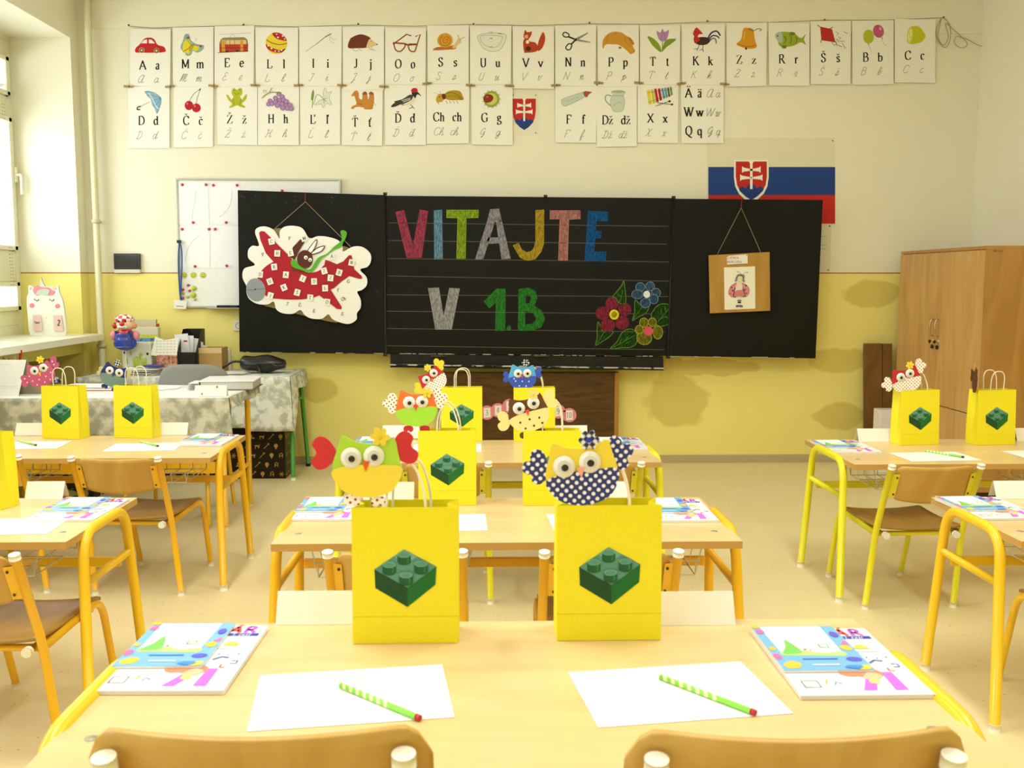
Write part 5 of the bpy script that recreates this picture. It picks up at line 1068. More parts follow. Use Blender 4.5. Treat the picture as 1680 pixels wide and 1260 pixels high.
ow(B7, 67, 615, .062, 14, 'pink dotted paper owl with a yellow flower, far left desk', PK, PK, PK, YF, '#f0c030', shape='round', dy=.05, fpos=(.3, 1.1), eyes=((-.36, .40), (.34, .46)), ws=.9, wings=(((-1.22, -.15), 0, 1), ((1.12, .66), 0, 1)), dots=('#f8e8f0', ((-.7, -.3), (-.2, -.3), (.35, -.2), (.78, 0), (-.45, -.65), (.15, -.6), (.6, -.5), (0, -.88), (-.82, .1), (.7, .4), (-1.2, 0), (-1.1, -.3), (1.15, .75), (1.2, .5))))
ow(B8, 186, 617, .058, -20, 'navy paper owl with a grey green belly leaning over its bag, far left desk', '#26327c', '#74908a', '#c8c490', (GING, '#444'), '#3a4a6c', shape='round', dy=.045, fpos=(0, 1.1), eyes=((-.40, .34), (.36, .42)), ws=.75, feet='#2a3470', wings=(((-1.02, .05), 0, 1), ((1.0, .55), 0, 1)))
ow(B10, 1487, 624, .062, 12, 'red paper owl with a white dotted belly and wings, far right desk', '#c02c30', WD, WD, YF, '#e0e0d0', shape='clover', dy=.012, fpos=(.42, 1.02), feet='#f0d860', wings=(((-1.28, 0), 0, 1), ((1.08, .82), 0, 1)), eyes=((-.36, .30), (.32, .44)))
ow(B11, 1599, 625, .058, -12, 'brown paper owl turned edge-on above its bag, far right desk', '#5a3418', '#70441c', '#5a3418', ('#e0a030', '#c88020'), '#e0a030', shape='round', dy=.02, yaw=R(72), nostick=1)
# ================================================================ things on the desks
def flat(pbl, pbr, z):
    a, b = on(*pbl, z), on(*pbr, z); d = b - a
    return a, math.atan2(d.y, d.x), d.length
CW_ = {'bd': '#5aa6e4'}
def book(pbl, pbr, z, label, w_=.208, hh=.292, rz=None):
    a, an, L = flat(pbl, pbr, z); an = an if rz is None else rz
    t = thing('textbook', label, 'textbook', (a.x, a.y, z + .0006), an, 'large white textbooks on the desks')
    b = MB(); b.box((0, 0, 0), (w_, hh, .0008), mat('#f4f4f6', .4)); b.box((.0, 0, .0008), (w_ - .002, hh - .001, .0062), mat('#e2e2e2', .8)); b.box((0, 0, .0062), (w_, hh, .007), mat('#f6f6f8', .25, 0, .5)); b.build('pages_and_cover', t)
    U = w_ / 100
    d = Dr(lambda u, v: (u * U, v * U, .007), (0, 0, 1), step=.00005, base=.0002)
    d.poly(P2('66,114 97,114 97,121 66,121'), '#3c3ca8'); text(d, '1. časť', 82, 115, 5, '#f0f0ff', 'sans', .2, 13)
    text(d, 'Á', 75, 122, 15, '#e8504c', 'sans', .12, 24); text(d, 'R', 88, 122, 15, '#bc58cc', 'sans', .05, 24)
    d.dsl('p#cc70e4 50,8 60,8 68,30 60,32;p#cc70e4 74,8 84,8 84,42 76,42;b#d89070 42,40 50,48 62,52 74,46 76,36 66,30 56,34 48,34;b#ecc49c 58,30 68,28 74,36 66,42;b#f0dc80 60,22 66,20 68,27 62,29;b#8a4a2c 48,42 58,50 68,50 60,44;b#d8d850 74,92 86,92 82,100 76,98;l#e05050 1.4 84,50 84,44 88,44;l#5070b0 1.4 90,52 95,52 95,58 90,58;l#707070 1 8,14 20,14 20,26 8,26 8,14;l#5a9ac0 1.2 32,18 34,24 38,20;l#c8c040 1.2 26,20 28,28;l#8a8a9a .8 64,84 92,84;e#8a8a90 76,72,1,1;e#8a8a90 84,70,1,1;e#c05050 92,72,1,1;l#4a70b0 2 74,60 80,66 86,64')
    d.build('cover_print', t)
    return t
def booklet(bk, label, dx=.0, top=.292, w_=.148, hh=.205):
    o = bk; q = Matrix.Rotation(o.rotation_euler.z, 4, 'Z') @ Vector((dx, top - hh, 0))
    t = thing('picture_booklet', label, 'booklet', (o.location.x + q.x, o.location.y + q.y, o.location.z + .0078), o.rotation_euler.z, 'blue picture booklets on the textbooks')
    MB().box((0, 0, 0), (w_, hh, .0035), mat('#e8e8ea', .6)).box((0, 0, .0035), (w_, hh, .004), mat('#7cbcec', .25, 0, .5)).build('booklet_body', t)
    U = w_ / 100; d = Dr(lambda u, v: (u * U, v * U, .004), (0, 0, 1), step=.00005, base=.0002)
    d.dsl('p#f6f8f4 12,44 82,40 84,136 10,136;b#b8dc88 12,44 40,42 82,41 82,54 60,50 40,58 16,56;b#7cc860 14,48 22,70 28,92 36,64 34,50;b#f2c63c 4,16 14,26 24,20 20,8 8,6;e#5c60d0 88,30,9,7;b#f0d048 80,6 96,14 98,4 88,0;b#e878b8 90,76 96,88 99,76;b#f2c63c 84,66 92,74 98,64 92,56;e#e070b0 4,40,5,9;e#f0c040 5,64,4,6;e#e070b0 6,120,5,8;e#f0c040 4,136,6,5;p#3c80d0 30,30 70,30 70,33 30,33;l#f4f4f8 3 36,14 66,14;l#e05050 1 46,56 50,60;l#60a050 1.5 62,66 72,66 72,76 62,76 62,66;l#8aa8c0 1 40,84 50,84;e#e07040 42,60,2,2;b#4c90e0 70,6 84,2 90,10 76,12;e#6a5cd0 92,108,5,9')
    d.build('cover_picture', t)
    return t
def sheet(pbl, pbr, z, label, rz=None, w_=.297, hh=.205):
    a, an, L = flat(pbl, pbr, z); an = an if rz is None else rz
    t = thing('worksheet', label, 'worksheet', (a.x, a.y, z + .0006), an, 'white worksheets on the desks')
    MB().box((0, 0, 0), (w_, hh, .0004), mat('#f5f5f5', .6)).build('sheet', t)
    d = Dr(lambda u, v: (u, v, .0004), (0, 0, 1), step=.00005, base=.0002)
    d.line([(.03, .01), (.022, .15)], .0008, '#b4bcc0'); d.line([(.26, .07), (.255, .15)], .0008, '#b4bcc0'); d.line([(.23, .13), (.24, .17), (.25, .13)], .0006, '#c0c8d0', True); d.build('printed_lines', t)
    return t
def pencil(p1, p2, z, label, cap='#c02838'):
    a, b = on(*p1, z), on(*p2, z); d = b - a; L = .172
    t = thing('striped_pencil', label, 'pencil', (b.x, b.y, z + .0006 + .0004 + .0048), math.atan2(d.y, d.x), 'green striped pencils on the worksheets')
    m, tr_, bs = STR
    MB().tube([(-L, 0, 0), (0, 0, 0)], .0045, m, 8).build('barrel', t)
    MB().tube([(0, 0, 0), (.008, 0, 0)], .0046, mat(cap, .4), 10).build('end_cap', t)
    MB().tube([(-L - .006, 0, 0), (-L, 0, 0)], [.002, .0045], mat('#e8e0c0', .5), 8).build('tip', t)
    return t
STR = newmat('striped pencil'); m, t_, b_ = STR
tc = nd(t_, 'ShaderNodeTexCoord'); sp = nd(t_, 'ShaderNodeSeparateXYZ'); cb = nd(t_, 'ShaderNodeMath', operation='ADD'); ml = nd(t_, 'ShaderNodeMath', operation='MULTIPLY'); ml.inputs[1].default_value = 62
sy = nd(t_, 'ShaderNodeMath', operation='MULTIPLY'); sy.inputs[1].default_value = 1.2; fr = nd(t_, 'ShaderNodeMath', operation='FRACT'); gt = nd(t_, 'ShaderNodeMath', operation='GREATER_THAN'); gt.inputs[1].default_value = .55
g2 = nd(t_, 'ShaderNodeMath', operation='LESS_THAN'); g2.inputs[1].default_value = -.055; mm = nd(t_, 'ShaderNodeMath', operation='MULTIPLY'); mx = nd(t_, 'ShaderNodeMix', data_type='RGBA'); mx.inputs[6].default_value = lin('#8ce048'); mx.inputs[7].default_value = lin('#ecf4b8')
L_ = t_.links.new; L_(tc.outputs['Object'], sp.inputs[0]); L_(sp.outputs[1], sy.inputs[0]); L_(sp.outputs[0], cb.inputs[0]); L_(sy.outputs[0], cb.inputs[1]); L_(cb.outputs[0], ml.inputs[0]); L_(ml.outputs[0], fr.inputs[0]); L_(fr.outputs[0], gt.inputs[0]); L_(sp.outputs[0], g2.inputs[0]); L_(gt.outputs[0], mm.inputs[0]); L_(g2.outputs[0], mm.inputs[1]); L_(mm.outputs[0], mx.inputs[0]); L_(mx.outputs[2], b_.inputs['Base Color'])
def tent(pl, pr, py, z, label, rz=0, w_=.17, hh=.056):
    """pl or pr may be None: width then decides the other end"""
    if pl is None: b = on(pr, py, z); a = b - Vector((w_ * math.cos(rz), w_ * math.sin(rz), 0))
    else: a = on(pl, py, z)
    t = thing('name_card', label, 'name card', (a.x, a.y, z + .0006), rz, 'folded white name cards')
    t_w = .0007
    m_ = MB(); dd_ = .028
    m_.hexa([(0, 0, 0), (w_, 0, 0), (w_, t_w, 0), (0, t_w, 0)], [(0, dd_ - t_w, hh), (w_, dd_ - t_w, hh), (w_, dd_, hh), (0, dd_, hh)], mat('#f4efe6', .6)); m_.build('front_flap', t)
    m_ = MB(); m_.hexa([(0, 2 * dd_ - t_w, 0), (w_, 2 * dd_ - t_w, 0), (w_, 2 * dd_, 0), (0, 2 * dd_, 0)], [(0, dd_, hh), (w_, dd_, hh), (w_, dd_ + t_w, hh), (0, dd_ + t_w, hh)], mat('#f4efe6', .6)); m_.build('back_flap', t)
    return t
bk = book((147, 1141), (371, 1145), Z1, 'white textbook left on the nearest desk', rz=R(-1)); booklet(bk, 'blue picture booklet on the left textbook of the nearest desk')
bk = book((1314, 1149), (1543, 1150), Z1, 'white textbook right on the nearest desk', rz=R(0)); booklet(bk, 'blue picture booklet on the right textbook of the nearest desk')
bk = book((474, 856), (588, 856), Z2, 'white textbook left on the second desk, behind the front left bag', rz=0); booklet(bk, 'blue picture booklet on the left textbook of the second desk')
bk = book((1067, 858), (1181, 858), Z2, 'white textbook right on the second desk', rz=0); booklet(bk, 'blue picture booklet on the right textbook of the second desk')
bk = book((575, 738), (659, 738), Z2, 'white textbook left on the far middle desk, behind the green owl', rz=0); booklet(bk, 'blue picture booklet on the left textbook of the far middle desk')
bk = book((985, 739), (1069, 739), Z2, 'white textbook right on the far middle desk', rz=0); booklet(bk, 'blue picture booklet on the right textbook of the far middle desk')
bk = book((286, 732.5), (363, 732.5), Z2, 'white textbook on the far left desk', rz=R(-1)); booklet(bk, 'blue picture booklet on the textbook of the far left desk')
bk = book((41, 856.5), (157, 858), Z2, 'white textbook on the nearer left desk', rz=R(-1)); booklet(bk, 'blue picture booklet on the textbook of the nearer left desk')
bk = book((1368, 744.5), (1447, 744.5), Z2, 'white textbook on the far right desk', rz=R(1)); booklet(bk, 'blue picture booklet on the textbook of the far right desk')
bk = book((1612, 855), (1726, 855), Z2, 'white textbook on the nearer right desk', rz=R(3)); booklet(bk, 'blue picture booklet on the textbook of the nearer right desk')
sheet((405, 1201), (752, 1177), Z1, 'white worksheet left of centre on the nearest desk'); sheet((982, 1194.5), (1304, 1171), Z1, 'white worksheet right of centre on the nearest desk')
sheet((632, 873), (794, 873), Z2, 'white worksheet behind the front left bag, second desk', R(2)); sheet((909, 871), (1072, 866), Z2, 'white worksheet behind the front right bag, second desk', R(3))
sheet((675, 742.5), (795, 742.5), Z2, 'white worksheet showing between the bags of the far middle desk', R(1))
sheet((167, 741), (288, 732.6), Z2, 'white worksheet before the navy owl bag', R(4)); sheet((-25, 738), (93, 733.5), Z2, 'white worksheet before the pink owl bag', R(5))
sheet((-100, 880), (15, 871), Z2, 'white worksheet on the nearer left desk, cut by the left edge', R(4))
sheet((1496.7, 757.6), (1595.5, 750.5), Z2, 'white worksheet before the red owl bag', R(4)); sheet((1690, 754), (1790, 748), Z2, 'white worksheet at the right edge of the far right desk', R(4))
pencil((557, 1129), (683, 1182), Z1, 'green striped pencil with a red end, left on the nearest desk'); pencil((1081, 1115), (1232, 1173), Z1, 'green striped pencil with a red end, right on the nearest desk')
pencil((232, 726.7), (258, 733.5), Z2, 'small green pencil on the worksheet before the navy owl bag', '#7a3a20'); pencil((38, 726.7), (58, 732), Z2, 'small green pencil on the worksheet before the pink owl bag', '#7a2a28'); pencil((1516, 741), (1578, 751.7), Z2, 'green pencil on the worksheet before the red owl bag', '#4a4a20')
tent(452, None, 1026, Z1, 'white folded name card left of the front green owl bag'); tent(None, 1207, 1026, Z1, 'white folded name card right of the front polka dot bag')
tent(None, 679, 821, Z2, 'white folded name card left of the orange owl bag'); tent(None, 1030, 820, Z2, 'white folded name card behind the polka dot owl')
tent(None, 688, 719, Z2, 'white folded name card below the orange owl, far middle desk'); tent(None, 964, 719, Z2, 'white folded name card on the far middle desk beside the blue owl bag')
tent(24, None, 715, Z2, 'white folded name card left of the pink owl bag'); tent(None, 307, 714, Z2, 'white folded name card right of the navy owl bag'); tent(40, None, 820, Z2, 'white folded name card on the nearer left desk', w_=.125)
tent(1409, None, 725, Z2, 'white folded name card left of the red owl bag'); tent(1669, None, 724, Z2, 'white folded name card at the right edge of the far right desk'); tent(1635, None, 819, Z2, 'white folded name card on the nearer right desk')
# ================================================================ teacher's desk
ZTD = .70
xr, yf_, yb_ = -1.33, on(370, 653, ZTD).y, on(428, 631, ZTD).y
td = thing('teacher_desk', 'teacher desk with orange legs under a pale patterned cloth', 'desk', (xr - .7, yf_, 0))
MB().box((-.68, .01, ZTD - .03), (.68, yb_ - yf_ - .01, ZTD - .002), TOP).build('tabletop', td)
for x in (-.64, .65):
    f = MB(); f.tube(fillet([(x, .06, .015), (x, .06, ZTD - .045), (x, yb_ - yf_ - .06, ZTD - .045), (x + .0, yb_ - yf_ - .06, .015)], .06), .0155, OR, 12); f.tube([(x, .06, .25), (x, yb_ - yf_ - .06, .25)], .012, OR, 10); f.build('leg_frame', td)
    for y in (.06, yb_ - yf_ - .06): MB().tube([(x, y, 0), (x, y, .02)], .018, mat('#f0d890', .5), 12).build('foot_cap', td)
MB().box((-.64, .04, .30), (.64, .055, .36), OR).build('crossbar', td)
CLOTH = blotch('patterned cloth', '#9fa08e', '#d6d4c4', 15, .42, .58, .8, 6); CLOTHP = blotch('pale cloth', '#b4b9aa', '#e0e1d6', 20, .42, .56, .8, 6)
def tablecloth(name, label, x0, x1, y0, y1, z, dropf, dropr, m, fl=.03, topm=None):
    t = thing(name, label, 'tablecloth', ((x0 + x1) / 2, y0, z))
    hx = (x1 - x0) / 2; D = y1 - y0
    topm = topm or m
    MB().grid(lambda u, v: (-hx + 2 * hx * u, D * v, .0015 + .0006 * math.sin(u * 40) * math.sin(v * 9)), 30, 8, topm).build('top_cloth', t, solid=.0008)
    fr = lambda u, v: (-hx + 2 * hx * u + (.02 if u > .98 else 0) * v, -.004 - fl * v * (.4 + .6 * math.sin(u * 19) ** 2), .0015 - dropf(u) * v)
    MB().grid(fr, 60, 10, m).build('front_hang', t, solid=.0008)
    rt = lambda u, v: (hx + .004 + .03 * v * (.5 + .5 * math.sin(u * 12)), D * u, .0015 - dropr(u) * v)
    MB().grid(rt, 20, 8, m).build('side_hang', t, solid=.0008)
    return t
dz = ZTD - at(300, 716, yf_).z
tablecloth('tablecloth', 'grey patterned cloth hanging from the front of the teacher desk', xr - 1.42, xr, yf_, yb_, ZTD, lambda u: dz * (1 if u < .93 else 1.0), lambda u: .05, CLOTH, .02, mat('#f0f0ea', .5))
zg = .68; g1, g0_ = on(505, 606, zg), on(480, 618, zg)
yw1 = WY - .03; GN = mat('#4c9a34', .35, 0, .5)
tb = thing('side_table', 'green legged table along the front wall under a pale patterned cloth', 'table', (-2.0, 6.42, 0))
MB().box((-.66, .02, zg - .03), (.72, .54, zg - .002), TOP).build('tabletop', tb)
for x in (-.62, .715):
    f = MB(); f.tube(fillet([(x + .01, .03, .012), (x - .005, .10, zg - .035), (x - .005, .42, zg - .035), (x + .02, .52, .012)], .07, 6), .0145, GN, 12); f.tube([(x, .09, .50), (x, .45, .50)], .011, GN, 10); f.build('leg_frame', tb)
    MB().tube([(x + .01, .03, 0), (x + .01, .03, .02)], .016, WHT, 12).build('foot_cap', tb); MB().tube([(x + .02, .52, 0), (x + .02, .52, .02)], .016, mat('#22221e', .6), 12).build('foot_cap', tb)
dz2 = zg - at(460, 708, 6.40).z
tablecloth('tablecloth', 'pale cloth with round leaf pattern hanging from the green legged table', -2.64, -1.275, 6.42, 6.97, zg, lambda u: dz2 * (.93 if u < .8 else 1), lambda u: .10 + .28 * max(0, 1 - u * 5) , CLOTHP, .03)
# black box with golden drawings under the table
bx0, bx1, byf = at(376, 750, 6.50).x, at(468, 750, 6.50).x, 6.50
bz = .40; bo = thing('storage_box', 'black storage box with golden drawings under the green legged table', 'storage box', ((bx0 + bx1) / 2, byf, 0))
hx = (bx1 - bx0) / 2; BK = mat('#1c1208', .45)
MB().box((-hx, 0, 0), (hx, .30, bz - .07), BK).build('box_body', bo, bevel=.003); MB().box((-hx - .006, -.006, bz - .07), (hx + .006, .306, bz), BK).build('box_lid', bo, bevel=.003)
G_ = '#b8964a'; rn = random.Random(11)
def doodles(fn, nrm, w_, h_, name, par, step=.062):
    d = Dr(fn, nrm, step=.0002, base=.0008); k = 0
    y = .03
    while y < h_ - .02:
        x = .03 + (.03 if int(y / step) % 2 else 0)
        while x < w_ - .02:
            k += 1; q = k * 7 % 6; s_ = .017
            T = lambda pts: [(x + a * s_, y + b * s_) for a, b in pts]
            if q == 0:
                for a in range(3): d.line([(x + s_ * math.cos(a * 1.05), y + s_ * math.sin(a * 1.05)), (x - s_ * math.cos(a * 1.05), y - s_ * math.sin(a * 1.05))], .004, G_)
            elif q == 1: d.poly(T([(-1, -.7), (1, -.7), (1, -.2), (.2, 0), (.1, .9), (-.6, .9), (-.5, -.1), (-1, -.3)]), G_)
            elif q == 2: d.poly(T([(-1, .2), (-.6, .5), (.7, .4), (1.1, .9), (1, .1), (.8, -.8), (.5, -.8), (.4, -.1), (-.4, -.1), (-.5, -.9), (-.8, -.9), (-.7, 0)]), G_)
            elif q == 3: d.line(T([(-1, -.9), (.8, .9)]), .004, G_); d.ell(x + .8 * s_, y + .9 * s_, s_ * .4, s_ * .3, G_)
            elif q == 4: d.ell(x, y + s_ * .2, s_ * .75, s_ * .8, G_); d.poly(T([(-.3, -.6), (.3, -.6), (.2, -1.1), (-.2, -1.1)]), G_)
            else: d.line(T([(-.6, -.8), (-.5, .6), (.1, 1), (.6, .5), (.5, -.8)]), .005, G_); d.line(T([(-.6, -.1), (.5, -.1)]), .004, G_)
            x += step
        y += step
    d.build(name, par)
doodles(lambda u, v: (-hx + u, 0, v), (0, -1, 0), 2 * hx, bz - .08, 'golden_drawings', bo)
doodles(lambda u, v: (hx, u, v), (1, 0, 0), .30, bz - .08, 'golden_drawings', bo)
# second box with leaf pattern beneath the teacher desk, dark box behind
b2 = thing('storage_box', 'dark storage box with pale leaf pattern on the floor at far left', 'storage box', (at(80, 770, 5.9).x, 5.9, 0)); MB().box((-.26, 0, 0), (.26, .3, .31), blotch('leafy box', '#3a3324', '#c9c6b2', 16, .5, .56, .7, 4)).build('box_body', b2, bevel=.004)
MB().box((-.265, -.005, .31), (.265, .305, .36), blotch('leafy box', '#3a3324', '#c9c6b2', 16, .5, .56, .7, 4)).build('box_lid', b2, bevel=.004)
b3 = thing('storage_box', 'second black storage box with golden drawings behind the left desks', 'storage box', (-2.02, 6.5, 0)); MB().box((-.26, 0, 0), (.2, .3, .36), BK).build('box_body', b3, bevel=.003)
doodles(lambda u, v: (-.26 + u, 0, v), (0, -1, 0), .46, .34, 'golden_drawings', b3)
# grey office chair back
gy = 5.74; g = at(316, 627, gy); oc = thing('padded_chair', 'grey chair with a rounded padded back standing behind the teacher desk', 'chair', (g.x, gy, 0))
gz = at(316, 598, gy).z
def gb(u, v):
    a = u * 2 - 1; wv = .200 * (1 - .10 * max(0, v - .7) / .3); e = abs(a) ** 5
    return (a * wv, .045 * a * a, gz - .30 + (.30 - .05 * e) * v)
MB().grid(gb, 20, 12, mat('#8b8b86', .7)).build('backrest', oc, solid=.035)
MB().box((-.20, -.46, .40), (.20, -.05, .45), mat('#7c7c76', .8)).build('seat', oc, bevel=.02)
for s in (-1, 1):
    MB().tube(fillet([(s * .20, .0, gz - .2), (s * .205, -.08, .39), (s * .225, -.03 + .0, .012)], .06), .0115, OR, 10).build('back_leg', oc)
    MB().tube(fillet([(s * .205, -.10, .388), (s * .205, -.48, .388), (s * .225, -.56, .012)], .06), .0115, OR, 10).build('front_leg', oc)
# binder and papers on the teacher desk
za = ZTD + .0025
p = on(372, 640, za); q = on(318, 637, za)
bd_ = thing('ring_binder', 'thick white binder with grey edges lying on the teacher desk', 'binder', (on(328, 640, za).x, on(330, 641, za).y, za), R(4))
MB().box((0, 0, 0), (.30, .30, .004), mat('#6c6c68', .5)).box((0, 0, .046), (.30, .30, .052), mat('#f0f0ee', .35)).box((0, .003, .004), (.006, .297, .046), mat('#8a8a86', .5)).build('binder_cover', bd_, bevel=.002)
MB().box((.012, .006, .005), (.29, .292, .045), mat('#c9c9c4', .8)).build('page_block', bd_)
pl_ = MB()
for k in range(8): pl_.box((-.06 - .005 * (k % 3), .02 + .004 * k, .002 + .0045 * k), (.02, .20 + .003 * k, .0028 + .0045 * k), mat('#efefec', .6))
o_ = pl_.build('loose_leaves', bd_)
c_ = on(318, 651, za); nc = thing('name_card', 'white card with red hearts standing before the binder', 'name card', (c_.x, c_.y + .01, za + .001))
cw = .165; m_ = MB(); m_.hexa([(0, 0, 0), (cw, 0, 0), (cw, .001, 0), (0, .001, 0)], [(0, .018, .056), (cw, .018, .056), (cw, .019, .056), (0, .019, .056)], mat('#f4f2ec', .6)); m_.build('front_flap', nc)
m_ = MB(); m_.hexa([(0, .038, 0), (cw, .038, 0), (cw, .039, 0), (0, .039, 0)], [(0, .019, .056), (cw, .019, .056), (cw, .02, .056), (0, .02, .056)], mat('#f4f2ec', .6)); m_.build('back_flap', nc)
d = Dr(lambda u, v: (u * cw / 100, .018 * v / 34, .056 * v / 34), (0, -1, .3)); d.dsl('b#e0404c 66,30 69,32 72,30 69,24;b#e87030 20,6 24,4 26,8 23,11;l#c8c0c0 .7 34,12 40,18;l#c8c0c0 .7 44,12 50,18;l#c8c0c0 .7 54,12 58,18'); d.build('heart_print', nc)
def papers(name, label, cat, x, y, z, n, w_, h_, rz, c='#eef0ee', th=.0012):
    t = thing(name, label, cat, (x, y, z), rz); rr = random.Random(n * 7 + int(x * 100)); m_ = MB()
    for k in range(n):
        a = rr.uniform(-.25, .25); ca, sa = math.cos(a), math.sin(a); ox, oy = rr.uniform(-.02, .02), rr.uniform(-.015, .015)
        P = [(ox + (u * ca - v * sa), oy + (u * sa + v * ca)) for u, v in ((-w_ / 2, -h_ / 2), (w_ / 2, -h_ / 2), (w_ / 2, h_ / 2), (-w_ / 2, h_ / 2))]
        m_.hexa([(a_, b_, k * th) for a_, b_ in P], [(a_, b_, k * th + th * .7) for a_, b_ in P], M(c))
    o = m_.build('loose_sheets', t); o['kind'] = 'stuff'
    return t
a_ = on(150, 634, za); papers('paper_stack', 'loose white papers spread on the teacher desk behind the yellow bags', 'papers', a_.x, a_.y, za, 5, .30, .21, .1)
a_ = on(255, 636, za); papers('paper_stack', 'white papers on the teacher desk left of the binder', 'papers', a_.x, a_.y, za, 3, .26, .20, -.1)
a_ = on(165, 640, za + .01); o_ = MB().tube([(-.09, 0, 0), (.09, .004, 0)], .003, mat('#c82c3c', .4), 8).build('red_pen', loc=(a_.x, a_.y - .02, za + .0095)); tag(o_, 'thin red pen on the papers of the teacher desk', 'pen')
# calendar tent, cup of pens
a_ = on(12, 650, za); ct = thing('desk_calendar', 'white standing desk calendar at the left edge of the teacher desk', 'calendar', (a_.x, a_.y, za))
w_, h_, dd_ = .135, .185, .10; m_ = MB(); m_.hexa([(-w_, 0, 0), (w_ * .42, 0, 0), (w_ * .42, .002, 0), (-w_, .002, 0)], [(-w_, dd_ / 2, h_), (w_ * .62, dd_ / 2, h_), (w_ * .62, dd_ / 2 + .002, h_), (-w_, dd_ / 2 + .002, h_)], mat('#eceeee', .5)); m_.build('front_page', ct)
m_ = MB(); m_.hexa([(-w_, dd_, 0), (w_ * 1.15, dd_, 0), (w_ * 1.15, dd_ + .002, 0), (-w_, dd_ + .002, 0)], [(-w_, dd_ / 2 + .002, h_), (w_ * .62, dd_ / 2 + .002, h_), (w_ * .62, dd_ / 2 + .004, h_), (-w_, dd_ / 2 + .004, h_)], mat('#9a9478', .6)); m_.build('back_page', ct)
d = Dr(lambda u, v: (u, dd_ / 2 * v / h_, v), (0, -1, .3)); d.line([(-.12, .05), (.05, .05)], .001, '#d8a8a8'); d.line([(-.12, .04), (.05, .04)], .001, '#b8c0c8'); d.line([(-.1, .16), (0, .162)], .0012, '#b8c0d8'); d.build('calendar_print', ct)
a_ = on(14, 640, za); yy = a_.y + .2; pc_ = thing('pen_cup', 'pen cup behind the desk calendar', 'pen cup', (at(22, 620, yy).x, yy, za)); MB().lathe([(0, 0), (.036, 0), (.038, .10), (.034, .10), (.033, .004), (0, .004)], (0, 0, 0), mat('#6a6a58', .5), 16).build('cup', pc_)
for dx, ln, tl, c, lab in ((.02, .20, .03, '#d83020', 'red felt pen in the cup behind the calendar'), (.004, .17, .01, '#e8ecec', 'white pen in the cup behind the calendar'), (-.012, .15, -.01, '#4a9a28', 'green pen in the cup behind the calendar'), (-.02, .16, -.03, '#e0a070', 'pale pencil in the cup behind the calendar')):
    o_ = MB().tube([(0, 0, 0), (tl, 0, ln)], .0075 if c == '#d83020' else .005, mat(c, .4), 8).build('pen', loc=(pc_.location.x + dx, yy, za + .006)); tag(o_, lab, 'pen')
tp = on(78, 630, za); mb_ = thing('patterned_pouch', 'dark patterned pouch behind the pink owl', 'pouch', (tp.x, tp.y - .04, za)); MB().ell((0, 0, .025), (.10, .05, .025), blotch('pouch', '#2a2c40', '#b8b8c8', 60, .45, .55, .7), 16, 8).build('pouch_body', mb_)
# ---------------------------------------------------------------- on the green legged table
zs = zg + .0028
YBK = 6.78
a_ = at(240, 598, YBK)
def pbox(name, label, cat, x0, x1, ytop, Y, dep, m, z=zs, bev=.002):
    l, r = at(x0, 590, Y).x, at(x1, 590, Y).x; zt_ = at((x0 + x1) / 2, ytop, Y).z
    t = thing(name, label, cat, ((l + r) / 2, Y, z)); hx = (r - l) / 2
    MB().box((-hx, 0, 0), (hx, dep, zt_ - z), m).build(name + '_body', t, bevel=bev)
    return t, hx, zt_ - z
t, hx, hz = pbox('board_game_box', 'blue and yellow children game box leaning behind the clown', 'game box', 221, 261, 537, 6.80, .05, mat('#dcd8c0', .5))
d = Dr(lambda u, v: (-hx + 2 * hx * u / 100, 0, hz * v / 100), (0, -1, 0), step=.0004); d.poly(P2('0,30 100,30 100,84 0,84'), '#6c9cc4'); d.poly(P2('0,76 100,76 100,84 0,84'), '#c8d04c')
rr = random.Random(5)
for k in range(22): x, y = rr.uniform(4, 92), rr.choice((70, 64, 36, 40)); d.line([(x, y), (x + rr.uniform(-4, 6), y + rr.uniform(2, 6))], 2.4, '#223a5a')
text(d, 'ABECEDA', 50, 48, 9, '#e0d84c', 'sans', 0, 20); d.build('lid_print', t)
t, hx, hz = pbox('book', 'pale book standing behind the blue game box', 'book', 216, 258, 524, 6.87, .03, mat('#cbc19c', .6)); MB().box((hx, -.002, 0), (hx + .012, .032, hz - .03), mat('#c43a28', .5)).build('red_edge', t)
t, hx, hz = pbox('decorated_tin', 'white tin box with green and black drawings on the table by the clown', 'tin', 200, 249, 562, 6.66, .12, mat('#dcdccc', .4), bev=.01)
d = Dr(lambda u, v: (-hx + 2 * hx * u / 100, 0, hz * v / 100), (0, -1, 0), step=.0003)
for k in range(16): x, y = rr.uniform(8, 90), rr.uniform(10, 88); d.ell(x, y, rr.uniform(3, 7), rr.uniform(3, 8), rr.choice(['#30343c', '#4a6a9a', '#a4c238', '#30343c']), n=10)
for q in ('38,18 44,18 44,34 52,18 58,18 58,50 52,50 52,34 44,50 38,50', '64,18 70,18 70,34 78,18 84,18 84,50 78,50 78,34 70,50 64,50'): d.poly(P2(q), '#b4cc3c')
d.build('tin_print', t)
t, hx, hz = pbox('wicker_basket', 'small reddish wicker basket holding handwritten sheets', 'basket', 256, 290, 583, 6.62, .14, blotch('wicker', '#8a4a34', '#d4a08a', 42, .35, .65, .8, 2), bev=.006)
wt = thing('handwritten_sheet', 'white sheet of handwriting standing in the wicker basket', 'paper', (t.location.x - .02, 6.64, t.location.z + hz - .02), 0, rot=(R(-8), 0, 0))
MB().prism([(-.09, 0, .02), (.085, 0, 0), (.09, 0, .135), (.0, 0, .12), (-.06, 0, .145)], (0, .002, 0), mat('#f0eee2', .7)).build('sheet', wt)
d = Dr(lambda u, v: (u, 0, v), (0, -1, 0))
